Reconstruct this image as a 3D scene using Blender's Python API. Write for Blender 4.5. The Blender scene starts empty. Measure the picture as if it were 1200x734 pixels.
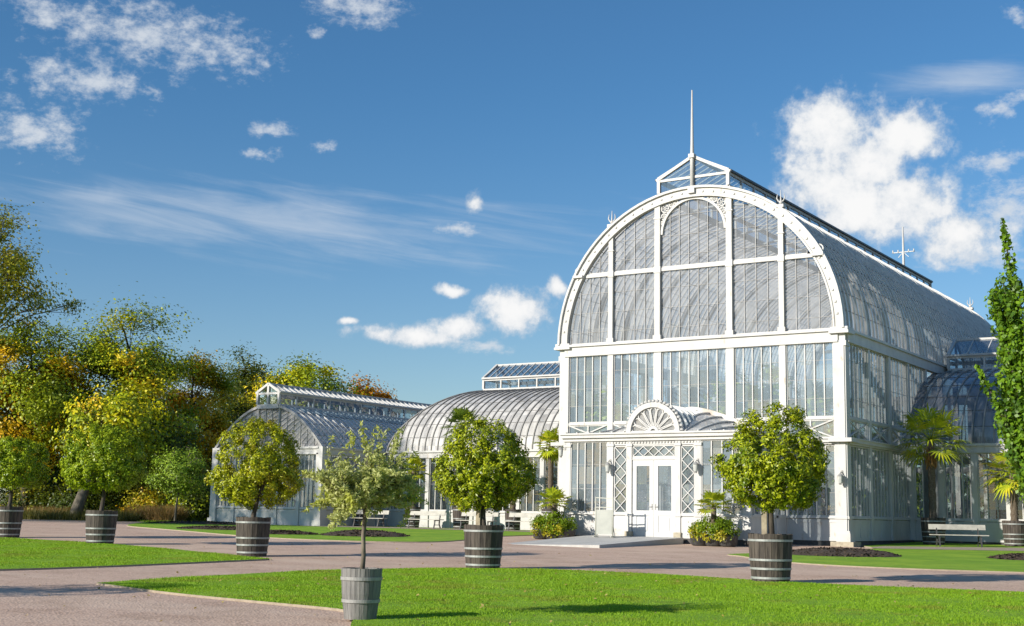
import bpy, math, random
import numpy as np
from mathutils import Vector, Matrix
R = math.radians
S = bpy.context.scene
COL = S.collection
random.seed(7)
RNG = np.random.default_rng(11)

# ------------------------------------------------------------------ terrain
EYE = (15.963, -46.512, 0.739)
def G(x, y):
    """gentle fall of the park ground towards the south"""
    t = 58 - ((x - EYE[0]) * -0.5478 + (y - EYE[1]) * 0.8366)
    return -0.016 * t if t > 0 else 0.0

# ------------------------------------------------------------------ materials
def nodes_of(name):
    m = bpy.data.materials.new(name); m.use_nodes = True
    nt = m.node_tree; nt.nodes.clear()
    out = nt.nodes.new('ShaderNodeOutputMaterial')
    return m, nt, out
def nd(nt, t, **kw):
    n = nt.nodes.new(t)
    for k, v in kw.items():
        if k.startswith('i_'):
            n.inputs[k[2:].replace('_', ' ')].default_value = v
        elif k.startswith('n_'):
            n.inputs[int(k[2:])].default_value = v
        else:
            setattr(n, k, v)
    return n
def rgba(c): return (c[0], c[1], c[2], 1)
def mixc(nt, fac, a, b, blend='MIX'):
    n = nt.nodes.new('ShaderNodeMix'); n.data_type = 'RGBA'; n.blend_type = blend
    for sock, v in ((n.inputs[0], fac), (n.inputs[6], a), (n.inputs[7], b)):
        if isinstance(v, (int, float)): sock.default_value = v
        elif isinstance(v, tuple): sock.default_value = rgba(v)
        else: nt.links.new(v, sock)
    return n.outputs[2]
def noise(nt, vec, scale, detail=5, rough=.55, dist=0):
    n = nd(nt, 'ShaderNodeTexNoise'); n.inputs['Scale'].default_value = scale
    n.inputs['Detail'].default_value = detail; n.inputs['Roughness'].default_value = rough
    n.inputs['Distortion'].default_value = dist
    if vec is not None: nt.links.new(vec, n.inputs['Vector'])
    return n.outputs['Fac']
def ramp(nt, fac, a, b):
    n = nd(nt, 'ShaderNodeMapRange'); n.interpolation_type = 'SMOOTHSTEP'
    n.inputs['From Min'].default_value = a; n.inputs['From Max'].default_value = b
    nt.links.new(fac, n.inputs['Value']); return n.outputs['Result']
def pos(nt, scale=(1, 1, 1)):
    g = nd(nt, 'ShaderNodeNewGeometry')
    m = nd(nt, 'ShaderNodeVectorMath', operation='MULTIPLY'); m.inputs[1].default_value = scale
    nt.links.new(g.outputs['Position'], m.inputs[0]); return m.outputs[0]
def surf(name, c1, c2=None, scale=4.0, rough=.6, bump=0.0, bscale=None, metallic=0, stretch=(1, 1, 1), spec=.4, lo=.35, hi=.68,
         c3=None, scale3=1.0, lo3=.5, hi3=.7):
    m, nt, out = nodes_of(name)
    b = nd(nt, 'ShaderNodeBsdfPrincipled'); b.inputs['Roughness'].default_value = rough; b.inputs['Metallic'].default_value = metallic
    b.inputs['Specular IOR Level'].default_value = spec
    p = pos(nt, stretch)
    col = None
    if c2 is None: b.inputs['Base Color'].default_value = rgba(c1)
    else:
        col = mixc(nt, ramp(nt, noise(nt, p, scale), lo, hi), c1, c2)
        if c3 is not None: col = mixc(nt, ramp(nt, noise(nt, p, scale3, 4), lo3, hi3), col, c3)
        nt.links.new(col, b.inputs['Base Color'])
    if bump:
        bn = nd(nt, 'ShaderNodeBump'); bn.inputs['Strength'].default_value = bump; bn.inputs['Distance'].default_value = .02
        nt.links.new(noise(nt, p, bscale or scale * 3, 6), bn.inputs['Height']); nt.links.new(bn.outputs[0], b.inputs['Normal'])
    nt.links.new(b.outputs[0], out.inputs[0]); return m
def leafmat(name, c1, c2, c3=None, trans=.35, rough=.45, patch=1.2):
    """leaf colour varies leaf by leaf and in soft patches"""
    m, nt, out = nodes_of(name)
    g = nd(nt, 'ShaderNodeNewGeometry')
    col = mixc(nt, g.outputs['Random Per Island'], c1, c2)
    if c3 is not None:
        col = mixc(nt, ramp(nt, noise(nt, pos(nt), patch, 3), .52, .66), col, c3)
    b = nd(nt, 'ShaderNodeBsdfPrincipled'); b.inputs['Roughness'].default_value = rough; b.inputs['Specular IOR Level'].default_value = .35
    t = nd(nt, 'ShaderNodeBsdfTranslucent')
    nt.links.new(col, b.inputs['Base Color'])
    tc = mixc(nt, .35, col, (.35, .40, .02)); nt.links.new(tc, t.inputs[0])
    mx = nd(nt, 'ShaderNodeMixShader', n_0=trans); nt.links.new(b.outputs[0], mx.inputs[1]); nt.links.new(t.outputs[0], mx.inputs[2])
    nt.links.new(mx.outputs[0], out.inputs[0]); return m
def glassmat(name, tint, clear, film, rough=.03, streak=.3, refl=1.0, scale=(1.5, 1.5, .35), back=.3):
    """thin pane: see-through + dirt film (diffuse and translucent) + mirror reflection by angle"""
    m, nt, out = nodes_of(name)
    tr = nd(nt, 'ShaderNodeBsdfTransparent'); tr.inputs[0].default_value = rgba(tint)
    df = nd(nt, 'ShaderNodeBsdfDiffuse'); tl = nd(nt, 'ShaderNodeBsdfTranslucent')
    gl = nd(nt, 'ShaderNodeBsdfGlossy'); gl.inputs['Roughness'].default_value = rough; gl.inputs[0].default_value = (.95, .97, 1, 1)
    nf0 = noise(nt, pos(nt, scale), 1.6, 6, .6)
    sn = nd(nt, 'ShaderNodeVectorMath', operation='SNAP'); sn.inputs[1].default_value = (.42, .42, .64); nt.links.new(pos(nt), sn.inputs[0])
    wh = nd(nt, 'ShaderNodeTexWhiteNoise', noise_dimensions='3D'); nt.links.new(sn.outputs[0], wh.inputs['Vector'])
    nx_ = nd(nt, 'ShaderNodeMix'); nx_.inputs[0].default_value = .38; nt.links.new(nf0, nx_.inputs[2]); nt.links.new(wh.outputs['Value'], nx_.inputs[3]); nf = nx_.outputs[0]
    fc = mixc(nt, ramp(nt, nf, .3, .7), tuple(c * .8 for c in film), film)
    nt.links.new(fc, df.inputs[0]); nt.links.new(fc, tl.inputs[0])
    dm = nd(nt, 'ShaderNodeMixShader', n_0=back); nt.links.new(df.outputs[0], dm.inputs[1]); nt.links.new(tl.outputs[0], dm.inputs[2])
    mr = nd(nt, 'ShaderNodeMapRange'); nt.links.new(nf, mr.inputs['Value'])
    mr.inputs['From Min'].default_value = .25; mr.inputs['From Max'].default_value = .75
    mr.inputs['To Min'].default_value = max(0, (1 - clear) * (1 - streak)); mr.inputs['To Max'].default_value = min(1, (1 - clear) * (1 + streak))
    mx = nd(nt, 'ShaderNodeMixShader'); nt.links.new(mr.outputs[0], mx.inputs[0]); nt.links.new(tr.outputs[0], mx.inputs[1]); nt.links.new(dm.outputs[0], mx.inputs[2])
    fr = nd(nt, 'ShaderNodeFresnel'); fr.inputs['IOR'].default_value = 1.5
    fm = nd(nt, 'ShaderNodeMath', operation='MULTIPLY', use_clamp=True); fm.inputs[1].default_value = 1.7 * refl; nt.links.new(fr.outputs[0], fm.inputs[0])
    wob = nd(nt, 'ShaderNodeBump'); wob.inputs['Strength'].default_value = .12; wob.inputs['Distance'].default_value = .03
    nt.links.new(noise(nt, pos(nt), 2.3, 2), wob.inputs['Height']); 
    tl_ = nd(nt, 'ShaderNodeVectorMath', operation='SUBTRACT'); tl_.inputs[1].default_value = (.5, .5, .5); nt.links.new(wh.outputs['Color'], tl_.inputs[0])
    ts_ = nd(nt, 'ShaderNodeVectorMath', operation='SCALE'); ts_.inputs['Scale'].default_value = .07; nt.links.new(tl_.outputs[0], ts_.inputs[0])
    ta_ = nd(nt, 'ShaderNodeVectorMath', operation='ADD'); nt.links.new(wob.outputs[0], ta_.inputs[0]); nt.links.new(ts_.outputs[0], ta_.inputs[1])
    tn_ = nd(nt, 'ShaderNodeVectorMath', operation='NORMALIZE'); nt.links.new(ta_.outputs[0], tn_.inputs[0]); nt.links.new(tn_.outputs[0], gl.inputs['Normal'])
    fx = nd(nt, 'ShaderNodeMixShader'); nt.links.new(fm.outputs[0], fx.inputs[0]); nt.links.new(mx.outputs[0], fx.inputs[1]); nt.links.new(gl.outputs[0], fx.inputs[2])
    nt.links.new(fx.outputs[0], out.inputs[0]); return m

def gravelmat():
    """rolled pink-grey gravel: stones, coarse patches, faint wheel tracks"""
    m, nt, out = nodes_of('pink_grey_gravel')
    b = nd(nt, 'ShaderNodeBsdfPrincipled'); b.inputs['Roughness'].default_value = .95; b.inputs['Specular IOR Level'].default_value = .2
    p = pos(nt); v = nd(nt, 'ShaderNodeTexVoronoi'); v.inputs['Scale'].default_value = 26; nt.links.new(p, v.inputs['Vector'])
    wn = nd(nt, 'ShaderNodeTexWhiteNoise'); nt.links.new(v.outputs['Color'], wn.inputs['Vector'])
    c = mixc(nt, wn.outputs['Value'], (.37, .25, .185), (.68, .49, .38))
    c = mixc(nt, ramp(nt, noise(nt, p, 7, 6, .7), .38, .68), c, (.58, .42, .325))
    c = mixc(nt, ramp(nt, noise(nt, pos(nt, (.25, .9, 1)), .8, 5, .6), .42, .72), c, (.62, .465, .36))
    d = nd(nt, 'ShaderNodeMix'); d.data_type = 'RGBA'; d.blend_type = 'MULTIPLY'; d.inputs[0].default_value = 1
    nt.links.new(c, d.inputs[6]); nt.links.new(mixc(nt, ramp(nt, noise(nt, p, .9, 6, .65), .45, .75), (1, 1, 1), (.80, .78, .76)), d.inputs[7])
    nt.links.new(d.outputs[2], b.inputs['Base Color'])
    bn = nd(nt, 'ShaderNodeBump'); bn.inputs['Strength'].default_value = .4; bn.inputs['Distance'].default_value = .02
    h = nd(nt, 'ShaderNodeMath', operation='ADD'); nt.links.new(v.outputs['Distance'], h.inputs[0]); nt.links.new(noise(nt, p, 9, 5, .7), h.inputs[1])
    nt.links.new(h.outputs[0], bn.inputs['Height']); nt.links.new(bn.outputs[0], b.inputs['Normal'])
    nt.links.new(b.outputs[0], out.inputs[0]); return m
M = {}
M['white'] = surf('white_painted_iron', (.565, .555, .535), (.49, .48, .46), 1.6, .5, .1, 30, lo=.4, hi=.75, c3=(.44, .37, .30), scale3=4, lo3=.62, hi3=.76, stretch=(1.4, 1.4, .6))
M['rib'] = surf('weathered_white_glazing_bar', (.74, .73, .70), (.60, .59, .56), 2.5, .55)
M['ribdark'] = surf('dark_lead_glazing_bar', (.24, .23, .22), (.32, .31, .29), 2.5, .6)
M['barthin'] = surf('grey_weathered_bar', (.44, .43, .42), (.34, .33, .32), 2.5, .6)
M['dirtywhite'] = surf('weathered_white_timber', (.72, .68, .62), (.50, .42, .34), 2.2, .6, .1, 20, lo=.4, hi=.7)
M['gutter'] = surf('dark_lead_gutter', (.06, .06, .065), (.10, .10, .105), 6, .5)
M['stone'] = surf('pale_sandstone', (.45, .40, .30), (.33, .29, .22), 6, .9, .5, 30)
M['plinth'] = surf('dark_granite_plinth', (.09, .085, .08), (.13, .12, .115), 10, .85, .4, 40)
M['glass'] = glassmat('clear_old_glass', (.88, .93, .96), .68, (.62, .73, .82), .03, .22, 1.4, (.5, .5, .5))
M['wing_glass'] = glassmat('clear_wing_glass', (.70, .78, .80), .93, (.40, .46, .48), .03, .3, 1.1, (.5, .5, .5))
M['gable_glass'] = glassmat('dusty_gable_glass', (.90, .90, .91), .56, (.58, .575, .58), .05, .25, .7)
M['roof_glass'] = glassmat('whitened_roof_glass', (.88, .90, .92), .22, (.88, .87, .86), .10, .30, .8, (.7, 2.2, .7), .58)
M['shade_roof_glass'] = glassmat('shaded_roof_glass', (.70, .75, .80), .34, (.36, .38, .41), .16, .3, .9, (2.2, .7, .7), .4)  # darker copy of the roof glass: right wing's shade is put into its colour
M['wing_roof_glass'] = glassmat('limewashed_roof_glass', (.82, .84, .86), .16, (.80, .77, .73), .14, .3, .6, (2.2, .7, .7), .2)
M['lantern_glass'] = glassmat('lantern_glass', (.70, .80, .88), .82, (.35, .42, .48), .03, .3, 1.3)
M['gravel'] = gravelmat()
M['sand'] = surf('sandy_gravel_strip', (.40, .33, .25), (.33, .27, .2), 9, .95, .6, 60)
M['earth'] = surf('park_ground', (.05, .065, .02), (.075, .06, .03), .7, .95, .5, 8)
M['lawn'] = surf('mown_grass', (.18, .345, .012), (.28, .43, .022), .7, .9, .9, 55, c3=(.155, .29, .010), scale3=2.2, lo3=.45, hi3=.75)
M['blade'] = leafmat('grass_blades', (.15, .32, .010), (.35, .54, .022), (.27, .34, .03), trans=.35, rough=.6, patch=1.1)
M['soil'] = surf('dark_bed_soil', (.045, .032, .022), (.085, .062, .045), 14, .95, 1.0, 30)
M['deck'] = surf('pale_concrete_slabs', (.52, .51, .48), (.42, .41, .39), 1.2, .8, .15, 40, stretch=(3, .35, 1))
M['oak'] = surf('dark_oak_staves', (.050, .040, .034), (.105, .085, .070), 9, .75, .4, 20, stretch=(1.6, 1.6, .22))
M['oakgrey'] = surf('silvered_staves', (.155, .15, .142), (.25, .24, .225), 9, .7, .4, 20, stretch=(2.0, 2.0, .22))
M['hoop'] = surf('galvanised_hoop', (.40, .41, .40), (.30, .31, .30), 12, .5, metallic=.3)
M['hoopgrey'] = surf('dull_grey_hoop', (.36, .355, .34), (.28, .275, .26), 12, .55, metallic=.2)
M['bark'] = surf('dark_bark', (.050, .040, .030), (.095, .080, .062), 8, .9, .9, 18, stretch=(1, 1, .3))
M['barklight'] = surf('pale_bark', (.20, .175, .13), (.12, .10, .075), 9, .9, .8, 18, stretch=(1, 1, .3))
M['stake'] = surf('pale_wooden_stake', (.34, .29, .20), (.24, .20, .14), 8, .8, .3)
M['palmbark'] = surf('fibrous_palm_bark', (.085, .062, .042), (.19, .155, .115), 22, .95, 1.0, 22, stretch=(1, 1, 1.6))
M['bench'] = surf('pale_bench_paint', (.47, .45, .39), (.36, .345, .30), 4, .6)
M['iron'] = surf('dark_cast_iron', (.05, .05, .05), (.09, .09, .09), 9, .55)
M['sign'] = surf('grey_green_board', (.44, .45, .40), (.38, .39, .35), 3, .5)
M['signframe'] = surf('cream_board_frame', (.50, .50, .43), (.45, .45, .38), 5, .5)
M['doorwhite'] = surf('white_door_paint', (.59, .59, .58), (.55, .55, .54), 2, .4)
M['lampglass'] = surf('frosted_lamp_glass', (.55, .56, .52), (.45, .46, .43), 8, .3)
M['interiorfloor'] = surf('paved_hall_floor', (.16, .15, .13), (.10, .10, .08), 2, .9)
# foliage
M['bay'] = leafmat('bay_leaf', (.120, .185, .008), (.540, .580, .014), (.130, .205, .010), trans=.22, rough=.38, patch=2.6)
M['bay2'] = leafmat('bay_leaf_yellowing', (.160, .215, .008), (.580, .590, .014), (.440, .360, .03), trans=.22, rough=.38, patch=2.4)
M['bay3'] = leafmat('bay_leaf_fresh', (.120, .205, .008), (.480, .580, .014), (.200, .310, .012), trans=.22, rough=.38, patch=2.4)
M['olive'] = leafmat('olive_leaf', (.440, .490, .130), (.680, .700, .320), (.540, .580, .08), trans=.4, patch=2.0)
M['palm'] = leafmat('fan_palm_leaf', (.240, .330, .018), (.540, .590, .028), (.66, .58, .03), trans=.22, patch=1.0)
M['palmdark'] = leafmat('deep_green_palm_leaf', (.080, .145, .016), (.200, .275, .025), trans=.4)
M['dead'] = leafmat('dead_frond', (.30, .15, .05), (.42, .24, .09), trans=.2)
M['ginkgo'] = leafmat('fresh_green_leaf', (.065, .160, .010), (.230, .390, .018), (.055, .125, .010), trans=.35, patch=1.5)
M['tgreen'] = leafmat('park_tree_leaf_green', (.200, .280, .008), (.480, .540, .012), (.140, .200, .008), trans=.22, patch=.35)
M['tyellow'] = leafmat('park_tree_leaf_yellow_green', (.520, .530, .008), (.780, .700, .012), (.78, .52, .012), trans=.22, patch=.30)
M['torange'] = leafmat('autumn_orange_leaf', (.780, .430, .010), (.840, .560, .014), (.68, .54, .014), trans=.22, patch=.3)
M['tolive'] = leafmat('thin_autumn_leaf', (.240, .280, .014), (.460, .430, .025), (.480, .370, .03), trans=.22, patch=.35)
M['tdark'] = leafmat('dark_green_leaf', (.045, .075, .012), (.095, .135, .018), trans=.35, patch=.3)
M['tfresh'] = leafmat('young_tree_leaf', (.240, .390, .035), (.400, .540, .05), trans=.25)
M['orangeleaf'] = leafmat('deep_orange_leaf', (.66, .26, .010), (.76, .36, .012), trans=.35)
M['shrubyel'] = leafmat('variegated_yellow_leaf', (.46, .42, .02), (.60, .54, .05), trans=.3)
M['shrub'] = leafmat('shrub_leaf', (.120, .215, .010), (.280, .390, .014), trans=.4, patch=2)
M['straw'] = leafmat('dry_ornamental_grass', (.28, .17, .06), (.42, .27, .11), trans=.3)
M['weed'] = leafmat('rough_verge_grass', (.080, .095, .020), (.19, .17, .05), trans=.3)
M['fallen'] = leafmat('fallen_leaf', (.42, .30, .06), (.50, .40, .16), trans=.2)

# ------------------------------------------------------------------ mesh helpers
def link(o, parent=None):
    COL.objects.link(o)
    if parent is not None: o.parent = parent
    return o
def tag(o, label=None, cat=None, group=None, kind=None):
    if label: o['label'] = label
    if cat: o['category'] = cat
    if group: o['group'] = group
    if kind: o['kind'] = kind
    return o
def empty(name, loc=(0, 0, 0), rz=0.0):
    o = bpy.data.objects.new(name, None); o.empty_display_size = .2
    COL.objects.link(o); o.location = loc; o.rotation_euler = (0, 0, rz); return o
class MB:
    """collects polygons, builds ONE mesh object"""
    def __init__(s): s.v = []; s.f = []; s.m = []; s.T = None; s.sm = []
    def add(s, vs, fs, m=0, smooth=False):
        b = len(s.v)
        if s.T:
            ox, oy, c, n = s.T
            vs = [(ox + x * c - y * n, oy + x * n + y * c, z) for x, y, z in vs]
        s.v += [tuple(p) for p in vs]
        s.f += [tuple(b + i for i in f) for f in fs]; s.m += [m] * len(fs); s.sm += [smooth] * len(fs)
    def at(s, ox=0, oy=0, ang=0): s.T = (ox, oy, math.cos(ang), math.sin(ang)); return s
    def box(s, x0, x1, y0, y1, z0, z1, m=0):
        s.add([(x0, y0, z0), (x1, y0, z0), (x1, y1, z0), (x0, y1, z0), (x0, y0, z1), (x1, y0, z1), (x1, y1, z1), (x0, y1, z1)],
              [(0, 3, 2, 1), (4, 5, 6, 7), (0, 1, 5, 4), (1, 2, 6, 5), (2, 3, 7, 6), (3, 0, 4, 7)], m)
    def sweep(s, pts, w, h, m=0, up=(0, 0, 1), closed=False):
        """rectangular bar along a polyline; w across, h along `up`"""
        pts = [Vector(p) for p in pts]; vs = []; n = len(pts)
        for i, p in enumerate(pts):
            if closed: t = pts[(i + 1) % n] - pts[i - 1]
            else: t = pts[min(i + 1, n - 1)] - pts[max(i - 1, 0)]
            t.normalize(); u = Vector(up)
            side = t.cross(u)
            if side.length < 1e-4: side = t.cross(Vector((1, 0, 0)))
            side.normalize(); nu = side.cross(t); nu.normalize()
            for a, b in ((-1, -1), (1, -1), (1, 1), (-1, 1)):
                vs.append(p + side * (a * w / 2) + nu * (b * h / 2))
        fs = []
        for i in range(n if closed else n - 1):
            a = i * 4; b = ((i + 1) % n) * 4
            for k in range(4): fs.append((a + k, a + (k + 1) % 4, b + (k + 1) % 4, b + k))
        if not closed: fs += [(3, 2, 1, 0), ((n - 1) * 4, (n - 1) * 4 + 1, (n - 1) * 4 + 2, (n - 1) * 4 + 3)]
        s.add(vs, fs, m)
    def bar(s, a, b, w, h=None, m=0, up=(0, 0, 1)): s.sweep([a, b], w, h or w, m, up)
    def tube(s, pts, rad, n=8, m=0, cap=True):
        pts = [Vector(p) for p in pts]; vs = []; k = len(pts)
        if isinstance(rad, (int, float)): rad = [rad] * k
        ref = Vector((0.31, .87, .12))
        for i, p in enumerate(pts):
            t = pts[min(i + 1, k - 1)] - pts[max(i - 1, 0)]; t.normalize()
            a = t.cross(ref); 
            if a.length < 1e-3: a = t.cross(Vector((1, 0, 0)))
            a.normalize(); b = t.cross(a)
            for j in range(n):
                q = 2 * math.pi * j / n
                vs.append(p + a * (rad[i] * math.cos(q)) + b * (rad[i] * math.sin(q)))
        fs = [(i * n + j, i * n + (j + 1) % n, (i + 1) * n + (j + 1) % n, (i + 1) * n + j) for i in range(k - 1) for j in range(n)]
        if cap: fs += [tuple(range(n))[::-1], tuple((k - 1) * n + j for j in range(n))]
        s.add(vs, fs, m, True)
    def lathe(s, prof, n=24, m=0, c=(0, 0, 0), smooth=True, cap=True, wob=0):
        vs = []; k = len(prof)
        for r, z in prof:
            for j in range(n):
                q = 2 * math.pi * j / n; rr = r * (1 + (wob * math.sin(j * 12.9898) if wob else 0))
                vs.append((c[0] + rr * math.cos(q), c[1] + rr * math.sin(q), c[2] + z))
        fs = [(i * n + j, i * n + (j + 1) % n, (i + 1) * n + (j + 1) % n, (i + 1) * n + j) for i in range(k - 1) for j in range(n)]
        if cap: fs += [tuple(range(n))[::-1], tuple((k - 1) * n + j for j in range(n))]
        s.add(vs, fs, m, smooth)
    def ball(s, c, r, m=0, n=10, sz=1.0):
        prof = [(max(1e-3, r * math.sin(math.pi * i / 6)), -r * sz * math.cos(math.pi * i / 6)) for i in range(7)]
        s.lathe(prof, n, m, c)
    def mesh(s, name, mats):
        me = bpy.data.meshes.new(name); me.from_pydata(s.v, [], s.f)
        for m in mats: me.materials.append(m)
        if len(mats) > 1: me.polygons.foreach_set('material_index', s.m)
        me.polygons.foreach_set('use_smooth', s.sm); me.update(); return me
    def obj(s, name, mats, parent=None):
        if not isinstance(mats, (list, tuple)): mats = [mats]
        return link(bpy.data.objects.new(name, s.mesh(name, mats)), parent)
def np_mesh(name, verts, nper, mats, matidx=None):
    """verts (N*nper,3): N separate faces of nper corners"""
    n = len(verts) // nper; me = bpy.data.meshes.new(name)
    me.vertices.add(len(verts)); me.vertices.foreach_set('co', verts.astype(np.float32).ravel())
    me.loops.add(len(verts)); me.loops.foreach_set('vertex_index', np.arange(len(verts), dtype=np.int32))
    me.polygons.add(n); me.polygons.foreach_set('loop_start', np.arange(n, dtype=np.int32) * nper)
    for m in mats: me.materials.append(m)
    if matidx is not None: me.polygons.foreach_set('material_index', matidx.astype(np.int32))
    me.update(calc_edges=True); return me
def unit(a): return a / np.maximum(np.linalg.norm(a, axis=1, keepdims=True), 1e-9)
def leaf_verts(c, nrm, size, aspect=.5, axis=None, fold=.12):
    """diamond leaves at c facing nrm"""
    n = len(c); nrm = unit(nrm)
    a = RNG.normal(size=(n, 3)) if axis is None else axis
    a = unit(a - nrm * np.sum(a * nrm, 1, keepdims=True)); b = np.cross(nrm, a)
    L = (size * (0.7 + .6 * RNG.random(n)))[:, None]
    v = np.empty((n, 4, 3))
    v[:, 0] = c - a * L * .5; v[:, 2] = c + a * L * .5 - nrm * L * fold
    v[:, 1] = c + b * L * aspect * .5 + nrm * L * fold * .6 + a * L * .05; v[:, 3] = c - b * L * aspect * .5 + nrm * L * fold * .6 + a * L * .05
    return v.reshape(-1, 3)
def leaves_obj(name, c, nrm, size, mats, parent=None, aspect=.5, axis=None, matidx=None):
    if not isinstance(mats, (list, tuple)): mats = [mats]
    me = np_mesh(name, leaf_verts(c, nrm, np.broadcast_to(np.asarray(size, float), (len(c),)), aspect, axis), 4, mats, matidx)
    return link(bpy.data.objects.new(name, me), parent)
def sphere_pts(n):
    return unit(RNG.normal(size=(n, 3)))

# ------------------------------------------------------------------ ground
def sheet(name, poly, mat, lift, thick=0.0, kind='structure'):
    """polygon laid on the terrain, cut where the slope meets the level ground"""
    import bmesh
    bm = bmesh.new(); vs = [bm.verts.new((x, y, 0)) for x, y in poly]; bm.faces.new(vs)
    fx, fy = -0.5478, 0.8366
    p = (EYE[0] + fx * 58, EYE[1] + fy * 58, 0)
    bmesh.ops.bisect_plane(bm, geom=bm.verts[:] + bm.edges[:] + bm.faces[:], plane_co=p, plane_no=(fx, fy, 0))
    bmesh.ops.triangulate(bm, faces=bm.faces[:])
    for f in bm.faces:
        if f.normal.z < 0: f.normal_flip()
    if thick:
        ext = bmesh.ops.extrude_face_region(bm, geom=bm.faces[:])
        top = {v for v in ext['geom'] if isinstance(v, bmesh.types.BMVert)}
        for v in bm.verts: v.co.z = G(v.co.x, v.co.y) + (lift if v in top else lift - thick)
        bmesh.ops.recalc_face_normals(bm, faces=bm.faces[:]); bm.normal_update()
    else:
        for v in bm.verts: v.co.z = G(v.co.x, v.co.y) + lift
    for f in bm.faces: f.material_index = 1 if thick and abs(f.normal.z) < .5 else 0
    me = bpy.data.meshes.new(name); bm.to_mesh(me); bm.free(); me.materials.append(mat); me.materials.append(M['sand'])
    o = link(bpy.data.objects.new(name, me)); o['kind'] = kind; return o
def curve_poly(pts, n=6):
    """closed Catmull-Rom; a point given as (x,y,1) stays a sharp corner"""
    out = []; k = len(pts)
    for i in range(k):
        p0, p1, p2, p3 = pts[i - 1], pts[i], pts[(i + 1) % k], pts[(i + 2) % k]
        if len(p1) > 2: p0 = p1
        if len(p2) > 2: p3 = p2
        for j in range(n):
            t = j / n
            out.append(tuple(.5 * (2 * p1[a] + (p2[a] - p0[a]) * t + (2 * p0[a] - 5 * p1[a] + 4 * p2[a] - p3[a]) * t * t + (3 * p1[a] - p0[a] - 3 * p2[a] + p3[a]) * t ** 3) for a in (0, 1)))
    return out
sheet('ground', [(-900, -300), (500, -300), (500, 900), (-900, 900)], M['earth'], -.03)
sheet('gravel_path', [(-66, -75), (70, -75), (70, -4), (6, -1), (0, -.2), (-12, -.2), (-12.5, 4), (-20, -2), (-29, -7.5), (-38.5, 3.5), (-47, 9), (-60, 9), (-70, -10)], M['gravel'], 0)
FORE = curve_poly([(-2.34, -31.25, 1), (-2.42, -29.5), (-2.42, -27.33), (-2.07, -25.21), (-.94, -22.5), (-.08, -21.9), (1.66, -21.25), (3.63, -21.1), (5.68, -21.35), (7.36, -21.22), (8.88, -20.85), (10.34, -20.5), (14, -20.2, 1), (24, -36, 1), (14, -44, 1), (6.05, -34.6), (5.0, -33.3), (4.3, -32.5), (3.72, -32.12), (2.06, -31.98), (.06, -31.79)], 5)
LEFT = curve_poly([(-6.0, -23.2, 1), (-6.44, -23.0), (-10.98, -21.66), (-15.46, -20.79), (-21.5, -20.9), (-30, -22, 1), (-30, -42, 1), (-8, -36, 1), (-6.5, -30.6), (-6.1, -28.39), (-5.99, -26.24)], 5)
UPL = curve_poly([(-28.3, -8.2, 1), (-26.83, -9.09), (-22.93, -10.48), (-16.4, -12.83), (-12.65, -12.77), (-10.62, -11.29), (-10.74, -8.69), (-12.4, -4.8, 1), (-12.6, 7.3, 1), (-26.6, 7.3, 1), (-26.6, 2.5, 1), (-39, 2.5, 1)], 5)
UPR = curve_poly([(.0, -10.3), (.79, -11.25), (2.0, -12.6), (3.71, -13.7), (5.93, -13.82), (8.74, -13.02), (14, -11, 1), (24, 4, 1), (24, 7.3, 1), (.3, 7.3, 1), (.3, .6, 1), (1.6, -1.2, 1), (1.1, -4.2), (.75, -7.2)], 5)
sheet('lawn', FORE, M['lawn'], .035, .08); sheet('lawn', LEFT, M['lawn'], .035, .08)
sheet('lawn', UPL, M['lawn'], .03, .07); sheet('lawn', UPR, M['lawn'], .03, .07)
sheet('sandy_path', [(-27, 2.3), (-27.3, .6), (-13.0, 2.2), (-13.0, 4.7), (-26.3, 4.9)], M['sand'], .036)
sheet('sandy_path', [(1.0, -.6), (1.4, -1.6), (6.2, 1.6), (14, 4), (14, 5.4), (5.2, 4.9), (1.0, .8)], M['sand'], .036)
def bed(cx, cy, rx, ry, ang, h):
    mb = MB(); n = 36; vs = []; fs = []
    for i, (k, z) in enumerate(((1.0, 0), (.8, .55), (.5, .9), (.2, 1.0))):
        for j in range(n):
            q = 2 * math.pi * j / n; wv = 1 + .05 * math.sin(3 * q + cx) + .03 * math.sin(7 * q)
            x = k * rx * wv * math.cos(q); y = k * ry * wv * math.sin(q)
            X = cx + x * math.cos(ang) - y * math.sin(ang); Y = cy + x * math.sin(ang) + y * math.cos(ang)
            vs.append((X, Y, G(X, Y) + .034 + z * h + (.02 * math.sin(9 * q + i) if 0 < i < 3 else 0)))
    for i in range(3):
        for j in range(n): fs.append((i * n + j, i * n + (j + 1) % n, (i + 1) * n + (j + 1) % n, (i + 1) * n + j))
    fs.append(tuple(3 * n + j for j in range(n))); mb.add(vs, fs, 0, True)
    o = mb.obj('soil_bed', M['soil']); o['kind'] = 'structure'
    a = RNG.uniform(0, 2 * np.pi, 700); q = np.sqrt(RNG.random(700)) * 1.02
    x = q * rx * np.cos(a); y = q * ry * np.sin(a); X = cx + x * math.cos(ang) - y * math.sin(ang); Y = cy + x * math.sin(ang) + y * math.cos(ang)
    Z = np.array([G(i, j) for i, j in zip(X, Y)]) + .05 + h * np.clip(1.1 - q ** 2 * 1.1, 0, 1)
    m_ = leaves_obj('bed_mulch', np.stack([X, Y, Z], 1), RNG.normal(size=(700, 3)) * .6 + (0, 0, 1), .11, M['soil'], aspect=.6); m_['kind'] = 'stuff'
bed(2.35, -7.6, 1.75, 1.5, .55, .16); bed(-15.3, -8.3, 1.6, 1.4, .55, .16); bed(-17.8, -10.0, 1.3, .55, .55, .1); bed(-22.6, -8.3, 1.9, .7, .4, .1)
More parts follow.
